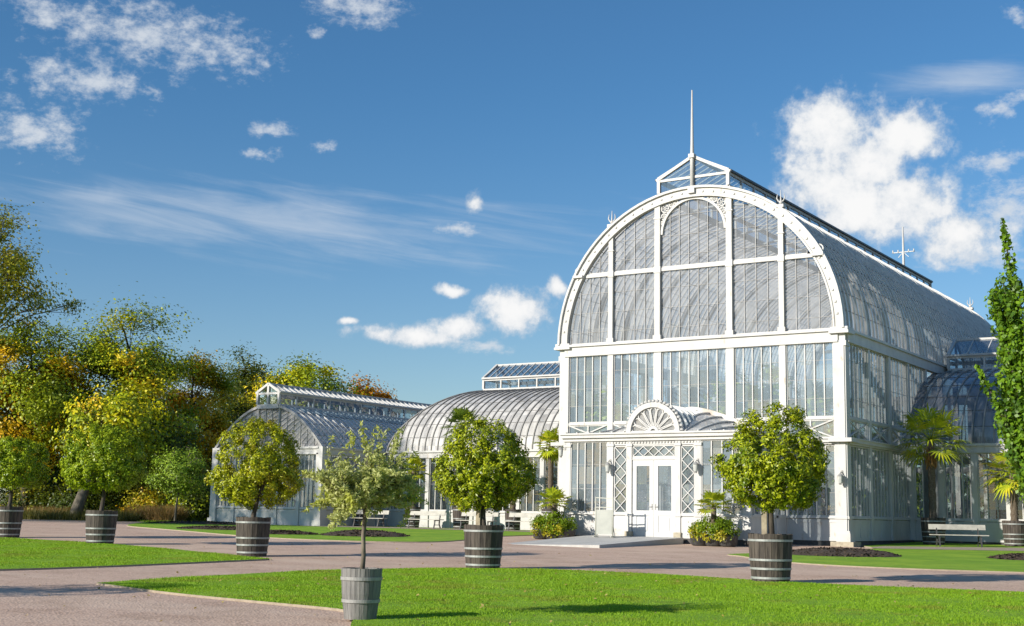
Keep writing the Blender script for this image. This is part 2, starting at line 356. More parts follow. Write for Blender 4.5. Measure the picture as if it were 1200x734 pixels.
bed(7.3, -5.3, 1.2, 1.0, .5, .12); bed(-31, -1.2, 3.2, .8, .2, .1)
def in_poly(x, y, poly):
    p = np.array(poly); q = np.roll(p, -1, 0); r = np.zeros(len(x), bool)
    for (x0, y0), (x1, y1) in zip(p, q):
        if y0 == y1: continue
        c = ((y0 > y) != (y1 > y)) & (x < (x1 - x0) * (y - y0) / (y1 - y0) + x0); r ^= c
    return r
def grass(poly, n, box, hgt, seed, lim=34):
    g = np.random.default_rng(seed)
    x = g.uniform(box[0], box[1], n); y = g.uniform(box[2], box[3], n)
    k = in_poly(x, y, poly); x, y = x[k], y[k]
    d = (x - EYE[0]) * -.5478 + (y - EYE[1]) * .8366; l = (x - EYE[0]) * .8366 + (y - EYE[1]) * .5478
    k = (d > 9.5) & (d < lim) & (np.abs(l) < d * .43 + .6); x, y, d = x[k], y[k], d[k]
    z = -.016 * np.maximum(0, 58 - d) + .03; m = len(x)
    a = g.uniform(0, 2 * np.pi, m); w = .007 + .00035 * d; h = hgt * (.55 + .8 * g.random(m)) * (.8 + .4 * np.sin(x * 2.1) * np.cos(y * 1.7))
    ln = g.normal(size=(m, 2)) * .4 * h[:, None]
    v = np.empty((m, 3, 3))
    v[:, 0] = np.stack([x - np.cos(a) * w / 2, y - np.sin(a) * w / 2, z], 1); v[:, 1] = np.stack([x + np.cos(a) * w / 2, y + np.sin(a) * w / 2, z], 1)
    v[:, 2] = np.stack([x + ln[:, 0], y + ln[:, 1], z + h], 1); return v.reshape(-1, 3)
gv = np.concatenate([grass(FORE, 620000, (-3, 15, -39, -20), .030, 3), grass(LEFT, 260000, (-24, -5.5, -33, -20.5), .030, 4, 44)])
o = link(bpy.data.objects.new('grass_blades', np_mesh('grass_blades', gv, 3, [M['blade']]))); o['kind'] = 'stuff'
# a few fallen leaves
n = 420; x = RNG.uniform(-2, 14, n); y = RNG.uniform(-36, -20.5, n); k = in_poly(x, y, FORE); x, y = x[k], y[k]
x2 = RNG.uniform(-14, 14, 260); y2 = RNG.uniform(-36, -11, 260); x = np.concatenate([x, x2]); y = np.concatenate([y, y2])
c = np.stack([x, y, [G(a, b) + .07 for a, b in zip(x, y)]], 1)
c[len(x) - 260:, 2] -= .055
o = leaves_obj('fallen_leaves', c, RNG.normal(size=(len(c), 3)) * .3 + (0, 0, 1), .06, M['fallen'], aspect=.7); o['kind'] = 'stuff'

# ------------------------------------------------------------------ the glasshouse
WALLS = {}
def window_mesh(w, z0, z1, nb, nh, glass):
    key = ('w', round(w, 3), z0, z1, nb, nh, glass)
    if key in WALLS: return WALLS[key]
    mb = MB()
    mb.box(0, w, -.03, .03, z0, z0 + .05); mb.box(0, w, -.03, .03, z1 - .05, z1)
    mb.box(0, .045, -.028, .028, z0 + .05, z1 - .05); mb.box(w - .045, w, -.028, .028, z0 + .05, z1 - .05)
    for i in range(nb):
        x = w * (i + 1) / (nb + 1); mb.box(x - .021, x + .021, -.04, .012, z0 + .05, z1 - .05)
    for i in range(nh):
        z = z0 + (z1 - z0) * (i + 1) / (nh + 1) + .013 * i; mb.box(.045, w - .045, -.006, .009, z - .006, z + .006, 2)
    mb.add([(.02, .004, z0 + .02), (w - .02, .004, z0 + .02), (w - .02, .004, z1 - .02), (.02, .004, z1 - .02)], [(0, 1, 2, 3)], 1)
    me = mb.mesh('window', [M['white'], M[glass], M['barthin']]); WALLS[key] = me; return me
def put_window(part, O, ang, s0, s1, z0, z1, nb, nh, glass='glass', name='window'):
    w = s1 - s0; o = link(bpy.data.objects.new(name, window_mesh(w, z0, z1, nb, nh, glass)), part)
    o.location = (O[0] + s0 * math.cos(ang), O[1] + s0 * math.sin(ang), 0); o.rotation_euler = (0, 0, ang); return o
house = empty('palm_house', (-6, 0, 0))
tag(house, 'large white iron and glass Victorian palm house with a barrel vaulted hall and lower wings', 'greenhouse')
def part(mb, name, mats):
    o = mb.obj(name, mats, house); o.location = (6, 0, 0); return o
H2 = math.pi / 2
W_ = [M['white']]
def wall(mb, O, ang, posts, zs, out=0.0, cross=True, zb=-.6, big=.36):
    """posts: list of (s, width); zs: dict of levels; local -y is outdoors"""
    mb.at(O[0], O[1], ang); L = posts[-1][0]
    e = out
    for i, (s, w) in enumerate(posts):
        if w <= 0: continue
        mb.box(s - w / 2, s + w / 2, -.09 - e, .12, .02, zs['top'])
        mb.box(s - w / 2 - .03, s + w / 2 + .03, -.12 - e, .1, zs['sill'] - .07, zs['sill'] + .015)
        mb.box(s - w / 2 - .025, s + w / 2 + .025, -.115 - e, .1, .022, .16)
    s0, s1 = posts[0][0] + .01, L - .01
    mb.box(s0, s1, -.02 - e, .05, .05, zs['sill'] - .08)                        # base panel
    mb.box(s0, s1, -.075 - e, .07, zs['sill'] - .06, zs['sill'])               # sill
    mb.box(s0, s1, -.045 - e, .06, .02, .15)
    mb.box(s0, s1, -.04 - e, .06, zs['sill'] - .2, zs['sill'] - .13)
    for (a, wa), (b, wb) in zip(posts, posts[1:]):                              # raised stiles on the base panel
        n = max(1, round((b - a) / 1.3))
        for k in range(1, n):
            x = a + (b - a) * k / n; mb.box(x - .05, x + .05, -.042 - e, .06, .15, zs['sill'] - .2)
    if 'cor' in zs:
        c = zs['cor']
        mb.box(s0, s1, -.20 - e, .10, c - .12, c); mb.box(s0, s1, -.12 - e, .09, c - .19, c - .12); mb.box(s0, s1, -.25 - e, .08, c, c + .045)
    if 'xr' in zs:
        mb.box(s0, s1, -.07 - e, .08, zs['xr'] - .08, zs['xr'])
        for (a, wa), (b, wb) in zip(posts, posts[1:]):
            a2, b2 = a + wa / 2, b - wb / 2; z0, z1 = zs['cor'] + .05, zs['xr'] - .08; mm = (a2 + b2) / 2; zm = (z0 + z1) / 2
            mb.bar((a2, -.03 - e, z0), (b2, -.03 - e, z1), .045, .05, 0); mb.bar((a2, -.034 - e, z1), (b2, -.034 - e, z0), .045, .05, 0)
            mb.box(mm - .03, mm + .03, -.045 - e, .0, z0, z1)
            mb.add([(mm - .12, -.075 - e, zm), (mm, -.075 - e, zm - .12), (mm + .12, -.075 - e, zm), (mm, -.075 - e, zm + .12),
                    (mm - .12, -.02 - e, zm), (mm, -.02 - e, zm - .12), (mm + .12, -.02 - e, zm), (mm, -.02 - e, zm + .12)],
                   [(0, 1, 2, 3), (0, 4, 5, 1), (1, 5, 6, 2), (2, 6, 7, 3), (3, 7, 4, 0)], 0)
    t = zs['top']
    mb.box(s0, s1, -.11 - e, .13, t, zs['ent']); mb.box(s0, s1, -.14 - e, .10, t - .03, t + .03); mb.box(s0, s1, -.19 - e, .11, zs['ent'] - .075, zs['ent'] + .02)
    mb.box(s0 - .0, s1, .0 - e, .16, zb, .02, 1)                                # plinth
    mb.T = None
def arcpt(a, b, zc, th, p=1): return (a * math.cos(th), zc + b * math.sin(th) ** p)
def vault(prt, O, ang, L, a, zc, b, th1, sp, glass, start=None, nseg=22, step=None, main=None, bar='rib', p=1):
    """barrel roof: two curved glazed slopes, axis along local x"""
    for sg in (1, -1):
        mb = MB().at(O[0], O[1], ang)
        ths = [th1 * i / nseg for i in range(nseg + 1)]
        st = [(start(t) if start else 0.0) for t in ths]
        ny = max(2, int(round(L / 2.57)))
        vs = []
        for i, t in enumerate(ths):
            y, z = arcpt(a, b, zc, t, p)
            for k in range(ny + 1): vs.append((st[i] + (L - st[i]) * k / ny, sg * y, z))
        fs = [(i * (ny + 1) + k, i * (ny + 1) + k + 1, (i + 1) * (ny + 1) + k + 1, (i + 1) * (ny + 1) + k) for i in range(nseg) for k in range(ny)]
        mb.add(vs, fs, 0, True)
        n = int(round(L / sp))
        for k in range(n + 1):
            x = L * k / n; pts = []
            for i, t in enumerate(ths):
                if x >= st[i] - 1e-6:
                    y, z = arcpt(a + .02, b + .02, zc, t, p); pts.append((x, sg * y, z))
            if len(pts) < 2: continue
            big = main and abs((x / main) - round(x / main)) < .5 * L / n / main
            ww = .085 if big else .05
            mb.sweep(pts, ww, .085 if big else .06, 1, up=(0, sg * .7, .7))
        if start: mb.sweep([(st[i], sg * arcpt(a + .02, b + .02, zc, t, p)[0], arcpt(a + .02, b + .02, zc, t, p)[1]) for i, t in enumerate(ths)], .07, .08, 1, up=(0, sg * .7, .7))
        step_ = step or .62; arc = sum(math.dist(arcpt(a, b, zc, ths[i], p), arcpt(a, b, zc, ths[i + 1], p)) for i in range(nseg)); m = int(arc / step_)
        for k in range(1, m):
            f = k / m * nseg; i = int(f); t = ths[i] + (ths[min(i + 1, nseg)] - ths[i]) * (f - i); y, z = arcpt(a + .006, b + .006, zc, t, p)
            s_ = (start(t) if start else 0)
            mb.bar((s_ + .02, sg * y, z), (L, sg * y, z), .022, .016, 2)
        mb.obj('glass_roof', [M[glass], M[bar], M['gutter']], prt)
def lantern(prt, O, ang, L, hw, zb, ze, zr, sp, bay, x0=0.0, front=True):
    mb = MB().at(O[0], O[1], ang)
    for sg in (1, -1):
        mb.box(x0, L, sg * hw - .07, sg * hw + .07, zb - .12, zb + .10, 0)                 # curb
        mb.box(x0 - .05, L + .05, sg * (hw + .06) - .09, sg * (hw + .06) + .09, ze - .02, ze + .06, 2 if front == 'dark' else 0)
        mb.box(x0, L, sg * hw - .05, sg * hw + .05, ze - .12, ze - .02, 0)
        n = int(round((L - x0) / bay))
        for k in range(n + 1):
            x = x0 + (L - x0) * k / n; mb.box(x - .04, x + .04, sg * hw - .045, sg * hw + .045, zb + .1, ze - .12, 0)
        mb.add([(x0, sg * hw, zb + .1), (L, sg * hw, zb + .1), (L, sg * hw, ze - .1), (x0, sg * hw, ze - .1)], [(0, 1, 2, 3)], 1)
        mb.add([(x0, sg * (hw + .05), ze + .03), (L, sg * (hw + .05), ze + .03), (L, 0, zr), (x0, 0, zr)], [(0, 1, 2, 3)], 1)
        n = int(round((L - x0) / sp))
        for k in range(n + 1):
            x = x0 + (L - x0) * k / n; big = k in (0, n)
            mb.bar((x, sg * (hw + .04), ze + .06), (x, 0, zr + .02), .10 if big else .035, .10 if big else .05, 0)
    mb.box(x0, L, -.06, .06, zr - .03, zr + .06, 0)
    for x in (x0, L):                                                                # glazed gable ends
        mb.box(x - .05, x + .05, -hw, hw, zb - .12, zb + .1, 0)
        for y in (-hw, 0, hw): mb.box(x - .06, x + .06, y - .065, y + .065, zb + .1, (ze if y else zr), 0)
        mb.box(x - .04, x + .04, -hw, hw, ze - .1, ze - .0, 0)
        for sg in (1, -1): mb.bar((x, sg * (hw + .1), ze - .02), (x, 0, zr + .03), .13, .12, 0)
        mb.add([(x + .01, -hw, zb), (x + .01, hw, zb), (x + .01, hw, ze), (x + .01, 0, zr), (x + .01, -hw, ze)], [(0, 1, 2, 3, 4)], 1)
    return mb.obj('roof_lantern', [M['white'], M['lantern_glass'], M['gutter']], prt)
def gable_windows(prt, O, ang, cols, rows, a, b, zc, glass, sp=.42, hstep=.8, bw=.018, par=False):
    """cols: x intervals about the centre; rows: (z0, z1 or None=arch)"""
    for (x0, x1) in cols:
        for (z0, z1) in rows:
            top = lambda x: zc + b * (max(0, 1 - (x / a) ** 2) if par else math.sqrt(max(0, 1 - (x / a) ** 2)))
            n = max(8, int((x1 - x0) / .12)); xs = [x0 + (x1 - x0) * i / n for i in range(n + 1)]
            xs = [x for x in xs if top(x) > z0 + .02]
            if len(xs) < 2: continue
            if abs(x0) >= a - .05 or abs(x1) >= a - .05:
                pass
            mb = MB().at(O[0], O[1], ang)
            zz = [min(top(x), z1) if z1 else top(x) for x in xs]
            k = len(xs)
            mb.add([(x, .02, z0) for x in xs] + [(x, .02, z) for x, z in zip(xs, zz)], [(i, i + 1, k + i + 1, k + i) for i in range(k - 1)], 1)
            nb = max(1, round((x1 - x0) / sp))
            for i in range(0, nb + 1):
                x = x0 + (x1 - x0) * i / nb; t = min(top(x), z1) if z1 else top(x)
                if t > z0 + .1: mb.box(x - bw * .7, x + bw * .7, -.022, .015, z0, t, 2)
            z = z0 + hstep * .6
            zmax = max(zz)
            while z < zmax - .1:
                lim = a if z <= zc else (a * math.sqrt(max(0, 1 - (z - zc) / b)) if par else a * math.sqrt(max(0, 1 - ((z - zc) / b) ** 2)))
                l, r = max(x0, -lim), min(x1, lim)
                if r > l + .05: mb.box(l, r, -.006, .012, z - .007, z + .007, 2)
                z += hstep
            mb.box(max(x0, xs[0]), min(x1, xs[-1]), -.03, .03, z0, z0 + .05, 0)
            mb.obj('gable_window', [M['white'], M[glass], M['barthin']], prt)
def ring(mb, a0, b0, a1, b1, zc, y0, y1, m=0, t0=0, t1=math.pi, n=48, p=1):
    """flat arched band between two ellipses, centred on local x=0"""
    vs = []
    for i in range(n + 1):
        t = t0 + (t1 - t0) * i / n
        for a, b, y in ((a0, b0, y0), (a1, b1, y0), (a1, b1, y1), (a0, b0, y1)): vs.append((a * math.cos(t), y, zc + b * max(0, math.sin(t)) ** p))
    fs = []
    for i in range(n):
        e = i * 4; q = e + 4
        for k in range(4): fs.append((e + k, e + (k + 1) % 4, q + (k + 1) % 4, q + k))
    fs += [(0, 1, 2, 3), (n * 4 + 3, n * 4 + 2, n * 4 + 1, n * 4)]
    mb.add(vs, fs, m)

# ---- central hall
D = 27.8
lev = dict(sill=.87, cor=3.66, xr=4.46, top=7.22, ent=7.66)
FP = [(0.2, .40), (2.35, .24), (4.46, .32), (7.54, .32), (9.65, .24), (11.8, .40)]
nb_side = 11; bs = D / nb_side
SP = [(.1, 0)] + [(bs * k, .24) for k in range(1, nb_side)] + [(D - .1, 0)]
mb = MB()
wall(mb, (-12, 0), 0, FP, lev); wall(mb, (0, D), math.pi, FP, lev)
wall(mb, (0, 0), H2, SP, lev, -.004); wall(mb, (-12, D), -H2, SP, lev, -.004)
for sx, sy in ((-12, 0), (0, 0), (-12, D), (0, D)):      # heavy corner posts on stone blocks
    ix = .22 if sx < -1 else -.22; iy = .22 if sy < 1 else -.22
    cx, cy = sx + ix * .62, sy + iy * .62
    mb.box(cx - .185, cx + .185, cy - .185, cy + .185, .0, 7.64); mb.box(cx - .26, cx + .26, cy - .26, cy + .26, .0, .3); mb.box(cx - .235, cx + .235, cy - .235, cy + .235, .3, .38)
    mb.box(cx - .225, cx + .225, cy - .225, cy + .225, .80, .9); mb.box(cx - .225, cx + .225, cy - .225, cy + .225, 7.05, 7.24)
    mb.box(cx - .43, cx + .43, cy - .43, cy + .43, 3.55, 3.69); mb.box(cx - .33, cx + .33, cy - .33, cy + .33, 7.6, 7.74); mb.box(cx - .37, cx + .37, cy - .37, cy + .37, 7.5, 7.6)
    mb.box(cx - .42, cx + .42, cy - .42, cy + .42, -.6, .0, 2)
# slender columns and tie beams inside
for k in range(1, nb_side):
    for x in (-9.0, -3.0):
        if k % 2 == 0: mb.tube([(x, bs * k, -.1), (x, bs * k, 7.6)], .08, 8, 0)
for k in range(1, nb_side):
    pts = [(-6 + 5.86 * math.cos(t), bs * k, 7.69 + 5.8 * math.sin(t)) for t in np.linspace(0, math.pi, 33)]
    mb.sweep(pts, .07, .14, 0, up=(0, 1, 0))
hall = part(mb, 'central_hall', [M['white'], M['plinth'], M['stone']])
for O, ang in (((-12, 0), 0), ((0, D), math.pi)):
    for i in range(5):
        a = FP[i][0] + FP[i][1] / 2; b = FP[i + 1][0] - FP[i + 1][1] / 2; n = 6 if i == 2 else 4
        put_window(hall, O, ang, a, b, 4.46, 7.22, n, 3)
        put_window(hall, O, ang, a, b, .87, 3.46, n, 2)
        put_window(hall, O, ang, a, b, 3.70, 4.38, 1, 0)
for O, ang in (((0, 0), H2), ((-12, D), -H2)):
    for i in range(nb_side):
        a = bs * i + (.38 if i == 0 else .12); b = bs * (i + 1) - (.38 if i == nb_side - 1 else .12)
        if i < 4 or i > 6: put_window(hall, O, ang, a, b, 4.46, 7.22, 5, 3)
        if i < 3 or i > 7: put_window(hall, O, ang, a, b, .87, 3.46, 5, 2); put_window(hall, O, ang, a, b, 3.70, 4.38, 1, 0)
th1 = math.acos(1.5 / 6)
vault(hall, (-6, 0), H2, D, 6.0, 7.69, 5.95, th1, .42, 'roof_glass', main=bs, step=.66)
GO = {0: ((-6, 0), 0), 1: ((-6, D), math.pi)}
for O, ang in GO.values():
    mb = MB().at(O[0], O[1], ang)
    ring(mb, 5.70, 5.65, 6.01, 5.96, 7.69, -.15, .10); ring(mb, 5.98, 5.93, 6.07, 6.02, 7.69, -.24, -.13); ring(mb, 5.64, 5.59, 5.715, 5.665, 7.69, -.19, .06)
    for s, w in ((-3.65, .20), (-1.54, .24), (1.54, .24), (3.65, .20)):
        zt = 7.69 + 5.62 * math.sqrt(1 - (s / 5.65) ** 2)
        mb.box(s - w / 2, s + w / 2, -.13, .07, 7.66, zt + (.1 if abs(s) < 2 else .55))
        mb.box(s - w / 2 - .05, s + w / 2 + .05, -.17, .05, 7.66, 7.86); mb.box(s - w / 2 - .04, s + w / 2 + .04, -.15, .05, zt - .55, zt - .5)
        mb.box(s - w / 2 - .03, s + w / 2 + .03, -.15, .05, 10.36, 10.62)
        if abs(s) > 2: mb.box(s - .15, s + .15, -.18, .1, zt + .46, zt + .58)
    mb.box(-4.95, 4.95, -.09, .05, 10.42, 10.56)
    mb.box(-5.35, -4.9, -.28, .1, 10.43, 10.53); mb.box(4.9, 5.35, -.28, .1, 10.43, 10.53)
    for sg in (1, -1):                                     # scrolled brackets on the shoulders
        for r, q in ((.16, .1), (.11, .34), (.08, .5)):
            ring_pts = [(sg * (5.22 - q * .75) + r * math.cos(t), -.1, 10.66 + q * .55 + r * math.sin(t)) for t in np.linspace(0, 2 * math.pi, 13)[:-1]]
            mb.sweep(ring_pts, .05, .06, 0, up=(0, 1, 0), closed=True)
        # openwork spandrels under the crown
        for cx, cz, r in ((1.22, 12.95, .16), (.93, 13.10, .11), (1.27, 12.62, .12), (.72, 13.17, .07), (1.33, 12.38, .07), (1.08, 12.82, .07), (1.34, 13.13, .08)):
            pts = [(sg * cx + r * math.cos(t), -.05, cz + r * math.sin(t)) for t in np.linspace(0, 2 * math.pi, 15)[:-1]]
            mb.sweep(pts, .04, .05, 0, up=(0, 1, 0), closed=True)
            for q in range(3): mb.bar((sg * cx + r * math.cos(q * 1.05), -.05, cz + r * math.sin(q * 1.05)), (sg * cx - r * math.cos(q * 1.05), -.05, cz - r * math.sin(q * 1.05)), .025, .03, 0, up=(0, 1, 0))
    ring(mb, 1.32, 1.30, 1.41, 1.39, 11.90, -.09, .03, n=28)
    for t in np.linspace(.03, .97, 39):                    # rivets along the arch
        x, z = 5.83 * math.cos(math.pi * t), 7.69 + 5.78 * math.sin(math.pi * t); mb.box(x - .035, x + .035, -.19, -.15, z - .035, z + .035)
    mb.obj('gable_arch', W_, hall)
    cols = [(-5.55, -3.75), (-3.55, -1.66), (-1.42, 1.42), (1.66, 3.55), (3.75, 5.55)]
    gable_windows(hall, O, ang, cols, [(7.68, 10.42), (10.56, None)], 5.56, 5.51, 7.69, 'gable_glass')
    for sg in (1, -1):                                     # trident finials
        s = 3.65 * sg; zt = 7.69 + 5.62 * math.sqrt(1 - (3.65 / 5.65) ** 2) + .58; f = MB().at(O[0], O[1], ang)
        f.tube([(s, -.04, zt - .02), (s, -.04, zt + .1), (s, -.04, zt + .58)], [.05, .035, .012], 7)
        f.ball((s, -.04, zt + .09), .075)
        for k in (1, -1): f.tube([(s, -.04, zt + .12), (s + k * .10, -.04, zt + .15), (s + k * .16, -.04, zt + .26), (s + k * .13, -.04, zt + .44)], [.03, .03, .026, .01], 6)
        f.obj('finial', W_, hall)
lantern(hall, (-6, 0), H2, D - .0, 1.5, 13.50, 14.15, 14.92, .42, 1.28, x0=-.05, front='dark')
mb = MB(); mb.tube([(-6, -.12, 13.5), (-6, -.12, 14.9), (-6, -.12, 15.4), (-6, -.12, 17.66)], [.085, .085, .068, .03], 8); mb.box(-6.14, -5.86, -.26, .02, 13.42, 13.62); mb.box(-6.12, -5.88, -.24, .0, 14.86, 15.02)
mb.obj('spire', W_, hall)
mb = MB(); mb.tube([(-6, D + .12, 13.5), (-6, D + .12, 17.53)], [.10, .045], 8); mb.bar((-6.62, D + .12, 16.05), (-5.38, D + .12, 16.05), .05, .05)
for x in (-6.6, -6.3, -5.7, -5.4): mb.tube([(x, D + .12, 16.02), (x, D + .12, 16.2)], [.05, .03], 6)
mb.bar((-6.3, D + .12, 15.75), (-6, D + .12, 16.05), .03); mb.bar((-5.7, D + .12, 15.75), (-6, D + .12, 16.05), .03)
mb.obj('weather_mast', W_, hall)
def wall_lamp(prt, x, y, z, dx=0.0, dy=-1.0):
    mb = MB(); mb.tube([(x, y, z), (x + dx * .12, y + dy * .12, z + .03), (x + dx * .25, y + dy * .25, z - .05), (x + dx * .25, y + dy * .25, z - .12)], .018, 6, 1)
    c = (x + dx * .25, y + dy * .25, z - .5)
    mb.lathe([(.05, 0), (.10, .03), (.13, .34), (.07, .38), (.03, .42)], 8, 0, c, False); mb.lathe([(.15, .33), (.10, .40), (.02, .46)], 8, 1, c, False); mb.lathe([(.06, -.05), (.07, .02)], 8, 1, c, False)
    mb.box(x - .05, x + .05, y - .03, y + .03, z - .2, z + .1, 1)
    o = mb.obj('wall_lamp', [M['lampglass'], M['hoopgrey']], prt); o.scale = (.75, .75, .8); o.location = (x * .25, y * .25, z * .2)
wall_lamp(hall, -.15, -.1, 2.45)

# ---- entrance porch (projects from the middle of the front)
PX0, PX1, PY = -9.75, -2.25, -3.4
mb = MB(); mb.at(PX0, PY, 0)
PWs = 7.5
for s, w in ((.13, .26), (1.98, .24), (2.77, .2), (4.73, .2), (5.52, .24), (7.37, .26)):
    mb.box(s - w / 2, s + w / 2, -.05, .12, 0, 3.5); mb.box(s - w / 2 - .03, s + w / 2 + .03, -.08, .10, .78, .87); mb.box(s - w / 2 - .03, s + w / 2 + .03, -.08, .10, 3.3, 3.4)
for s in (2.77, 4.73): mb.box(s - .14, s + .14, -.12, .1, -.2, .22, 2)
for a, b in ((.2, 2.7), (4.8, 7.3)):
    mb.box(a, b, -.01, .09, .03, .86); mb.box(a, b, -.06, .1, .80, .885); mb.box(a, b, -.035, .1, .02, .16)
    mb.box(a, b, 0, .1, -.4, .03, 1)
mb.box(-.08, 7.58, -.22, .12, 3.62, 3.74); mb.box(-.04, 7.54, -.12, .12, 3.50, 3.62); mb.box(-.12, 7.62, -.28, .10, 3.74, 3.80)
mb.box(2.67, 4.83, -.02, .08, 2.80, 2.90); mb.box(1.9, 5.6, -.03, .06, 3.34, 3.52)
for i in range(30):                                   # carved frieze above the door
    x = 1.95 + i * .125
    mb.lathe([(.001, -.045), (.045, -.02), (.045, .02), (.001, .045)], 6, 0, (x, -.035, 3.43), False)
T0 = mb.T
for O, ang in (((PX1, PY), H2), ((PX0, 0), -H2)):     # side walls of the porch
    mb.at(O[0], O[1], ang)
    for s in (1.15, 2.28): mb.box(s - .1, s + .1, -.05, .1, 0, 3.5)
    mb.box(.05, 3.2, -.01, .09, .03, .86); mb.box(.05, 3.2, -.05, .1, .80, .88); mb.box(.05, 3.2, -.035, .1, .02, .16); mb.box(.05, 3.2, 0, .1, -.4, .03, 1)
    mb.box(.1, 3.17, -.20, .12, 3.62, 3.735); mb.box(.1, 3.17, -.11, .12, 3.50, 3.62); mb.box(.1, 3.17, -.26, .1, 3.735, 3.79)
porch = part(mb, 'entrance_porch', [M['white'], M['plinth'], M['stone']])
O = (PX0, PY)
put_window(porch, O, 0, .26, 1.86, .87, 3.5, 4, 2); put_window(porch, O, 0, 5.64, 7.24, .87, 3.5, 3, 2)
for O2, ang in (((PX1, PY), H2), ((PX0, 0), -H2)):
    for a, b in ((.2, 1.05), (1.25, 2.18), (2.38, 3.2)): put_window(porch, O2, ang, a, b, .87, 3.5, 1, 2)
def lattice(x0, x1, z0, z1, cell):
    mb = MB().at(PX0, PY, 0); mb.box(x0, x1, -.01, .05, z0, z0 + .04); mb.box(x0, x1, -.01, .05, z1 - .04, z1); mb.box(x0, x0 + .035, -.008, .048, z0 + .04, z1 - .04); mb.box(x1 - .035, x1, -.008, .048, z0 + .04, z1 - .04)
    a0, a1, b0, b1 = x0 + .03, x1 - .03, z0 + .04, z1 - .04
    if a1 - a0 < b1 - b0:
        n = max(1, round((b1 - b0) / ((a1 - a0) * cell))); h = (b1 - b0) / n
        for i in range(n): mb.bar((a0, .0, b0 + i * h), (a1, .0, b0 + (i + 1) * h), .03, .03, 0, up=(0, 1, 0)); mb.bar((a1, -.012, b0 + i * h), (a0, -.012, b0 + (i + 1) * h), .03, .03, 0, up=(0, 1, 0))
    else:
        n = max(1, round((a1 - a0) / ((b1 - b0) * cell))); w = (a1 - a0) / n
        for i in range(n): mb.bar((a0 + i * w, .0, b0), (a0 + (i + 1) * w, .0, b1), .03, .03, 0, up=(0, 1, 0)); mb.bar((a0 + (i + 1) * w, -.012, b0), (a0 + i * w, -.012, b1), .03, .03, 0, up=(0, 1, 0))
    mb.add([(x0, .03, z0), (x1, .03, z0), (x1, .03, z1), (x0, .03, z1)], [(0, 1, 2, 3)], 1)
    mb.obj('lattice_panel', [M['white'], M['glass']], porch)
lattice(2.12, 2.66, .87, 3.32, 1.05); lattice(4.84, 5.38, .87, 3.32, 1.05); lattice(2.88, 4.62, 2.90, 3.33, 1.1)
for k, (a, b) in enumerate(((2.88, 3.745), (3.755, 4.62))):
    d = MB().at(PX0, PY, 0); w = .17
    d.box(a, a + w, 0, .06, .04, 2.79); d.box(b - w, b, 0, .06, .04, 2.79); d.box(a + w, b - w, 0, .06, 2.58, 2.79); d.box(a + w, b - w, 0, .06, .04, .2); d.box(a + w, b - w, 0, .06, .80, .98)
    d.box(a + w, b - w, .018, .045, .2, .80); d.box(a + w + .07, b - w - .07, .004, .02, .27, .73)
    d.add([(a + w, .03, .98), (b - w, .03, .98), (b - w, .03, 2.58), (a + w, .03, 2.58)], [(0, 1, 2, 3)], 1)
    hx = b - .06 if k == 0 else a + .06
    d.box(hx - .02, hx + .02, -.012, .0, 1.0, 1.22, 2); d.bar((hx, -.04, 1.12), (hx + (-.12 if k == 0 else .12), -.04, 1.12), .022, .022, 2); d.bar((hx, -.045, 1.12), (hx, .0, 1.12), .02, .02, 2)
    for z in (.4, 1.4, 2.4): e = a + .0 if k == 0 else b; d.box(e - .02, e + .02, -.012, .01, z, z + .12, 2)
    d.obj('door', [M['doorwhite'], M['glass'], M['hoopgrey']], porch)
# fanlight: scalloped half wheel above the cornice
f = MB().at(-6, PY, 0); zc = 3.80
ring(f, .90, .90, 1.08, 1.08, zc, -.12, .06); ring(f, 0.12, .12, .22, .22, zc, -.08, .04, n=16); f.box(-1.1, 1.1, -.1, .05, zc - .005, zc + .05)
for i in range(9):
    t = math.pi * (i + .5) / 9; 
    r = .115; cx, cz = .775 * math.cos(t), zc + .775 * math.sin(t)
    pts = [(cx + r * math.cos(t + q), -.03, cz + r * math.sin(t + q)) for q in np.linspace(-1.7, 1.7, 9)]
    f.sweep([(.2 * math.cos(t - .03), -.03, zc + .2 * math.sin(t - .03))] + pts + [(.2 * math.cos(t + .03), -.03, zc + .2 * math.sin(t + .03))], .035, .05, 0, up=(0, 1, 0))
    if i: 
        t2 = math.pi * i / 9; f.add([(.86 * math.cos(t2 - .06), -.02, zc + .86 * math.sin(t2 - .06)), (.93 * math.cos(t2 - .1), -.02, zc + .93 * math.sin(t2 - .1)), (.93 * math.cos(t2 + .1), -.02, zc + .93 * math.sin(t2 + .1)), (.86 * math.cos(t2 + .06), -.02, zc + .86 * math.sin(t2 + .06)), (.62 * math.cos(t2), -.02, zc + .62 * math.sin(t2))], [(0, 1, 2, 3, 4)], 0)
for i in range(23):
    t = math.pi * (i + .5) / 23; f.lathe([(.001, -.06), (.07, -.03), (.07, .03), (.001, .06)], 8, 0, (1.14 * math.cos(t), -.03, zc + 1.14 * math.sin(t)), False)
n = 20; f.add([(0, .0, zc)] + [(.92 * math.cos(math.pi * i / n), 0, zc + .92 * math.sin(math.pi * i / n)) for i in range(n + 1)], [(0, i + 1, i + 2) for i in range(n)], 1)
f.obj('fanlight', [M['white'], M['gable_glass']], porch)
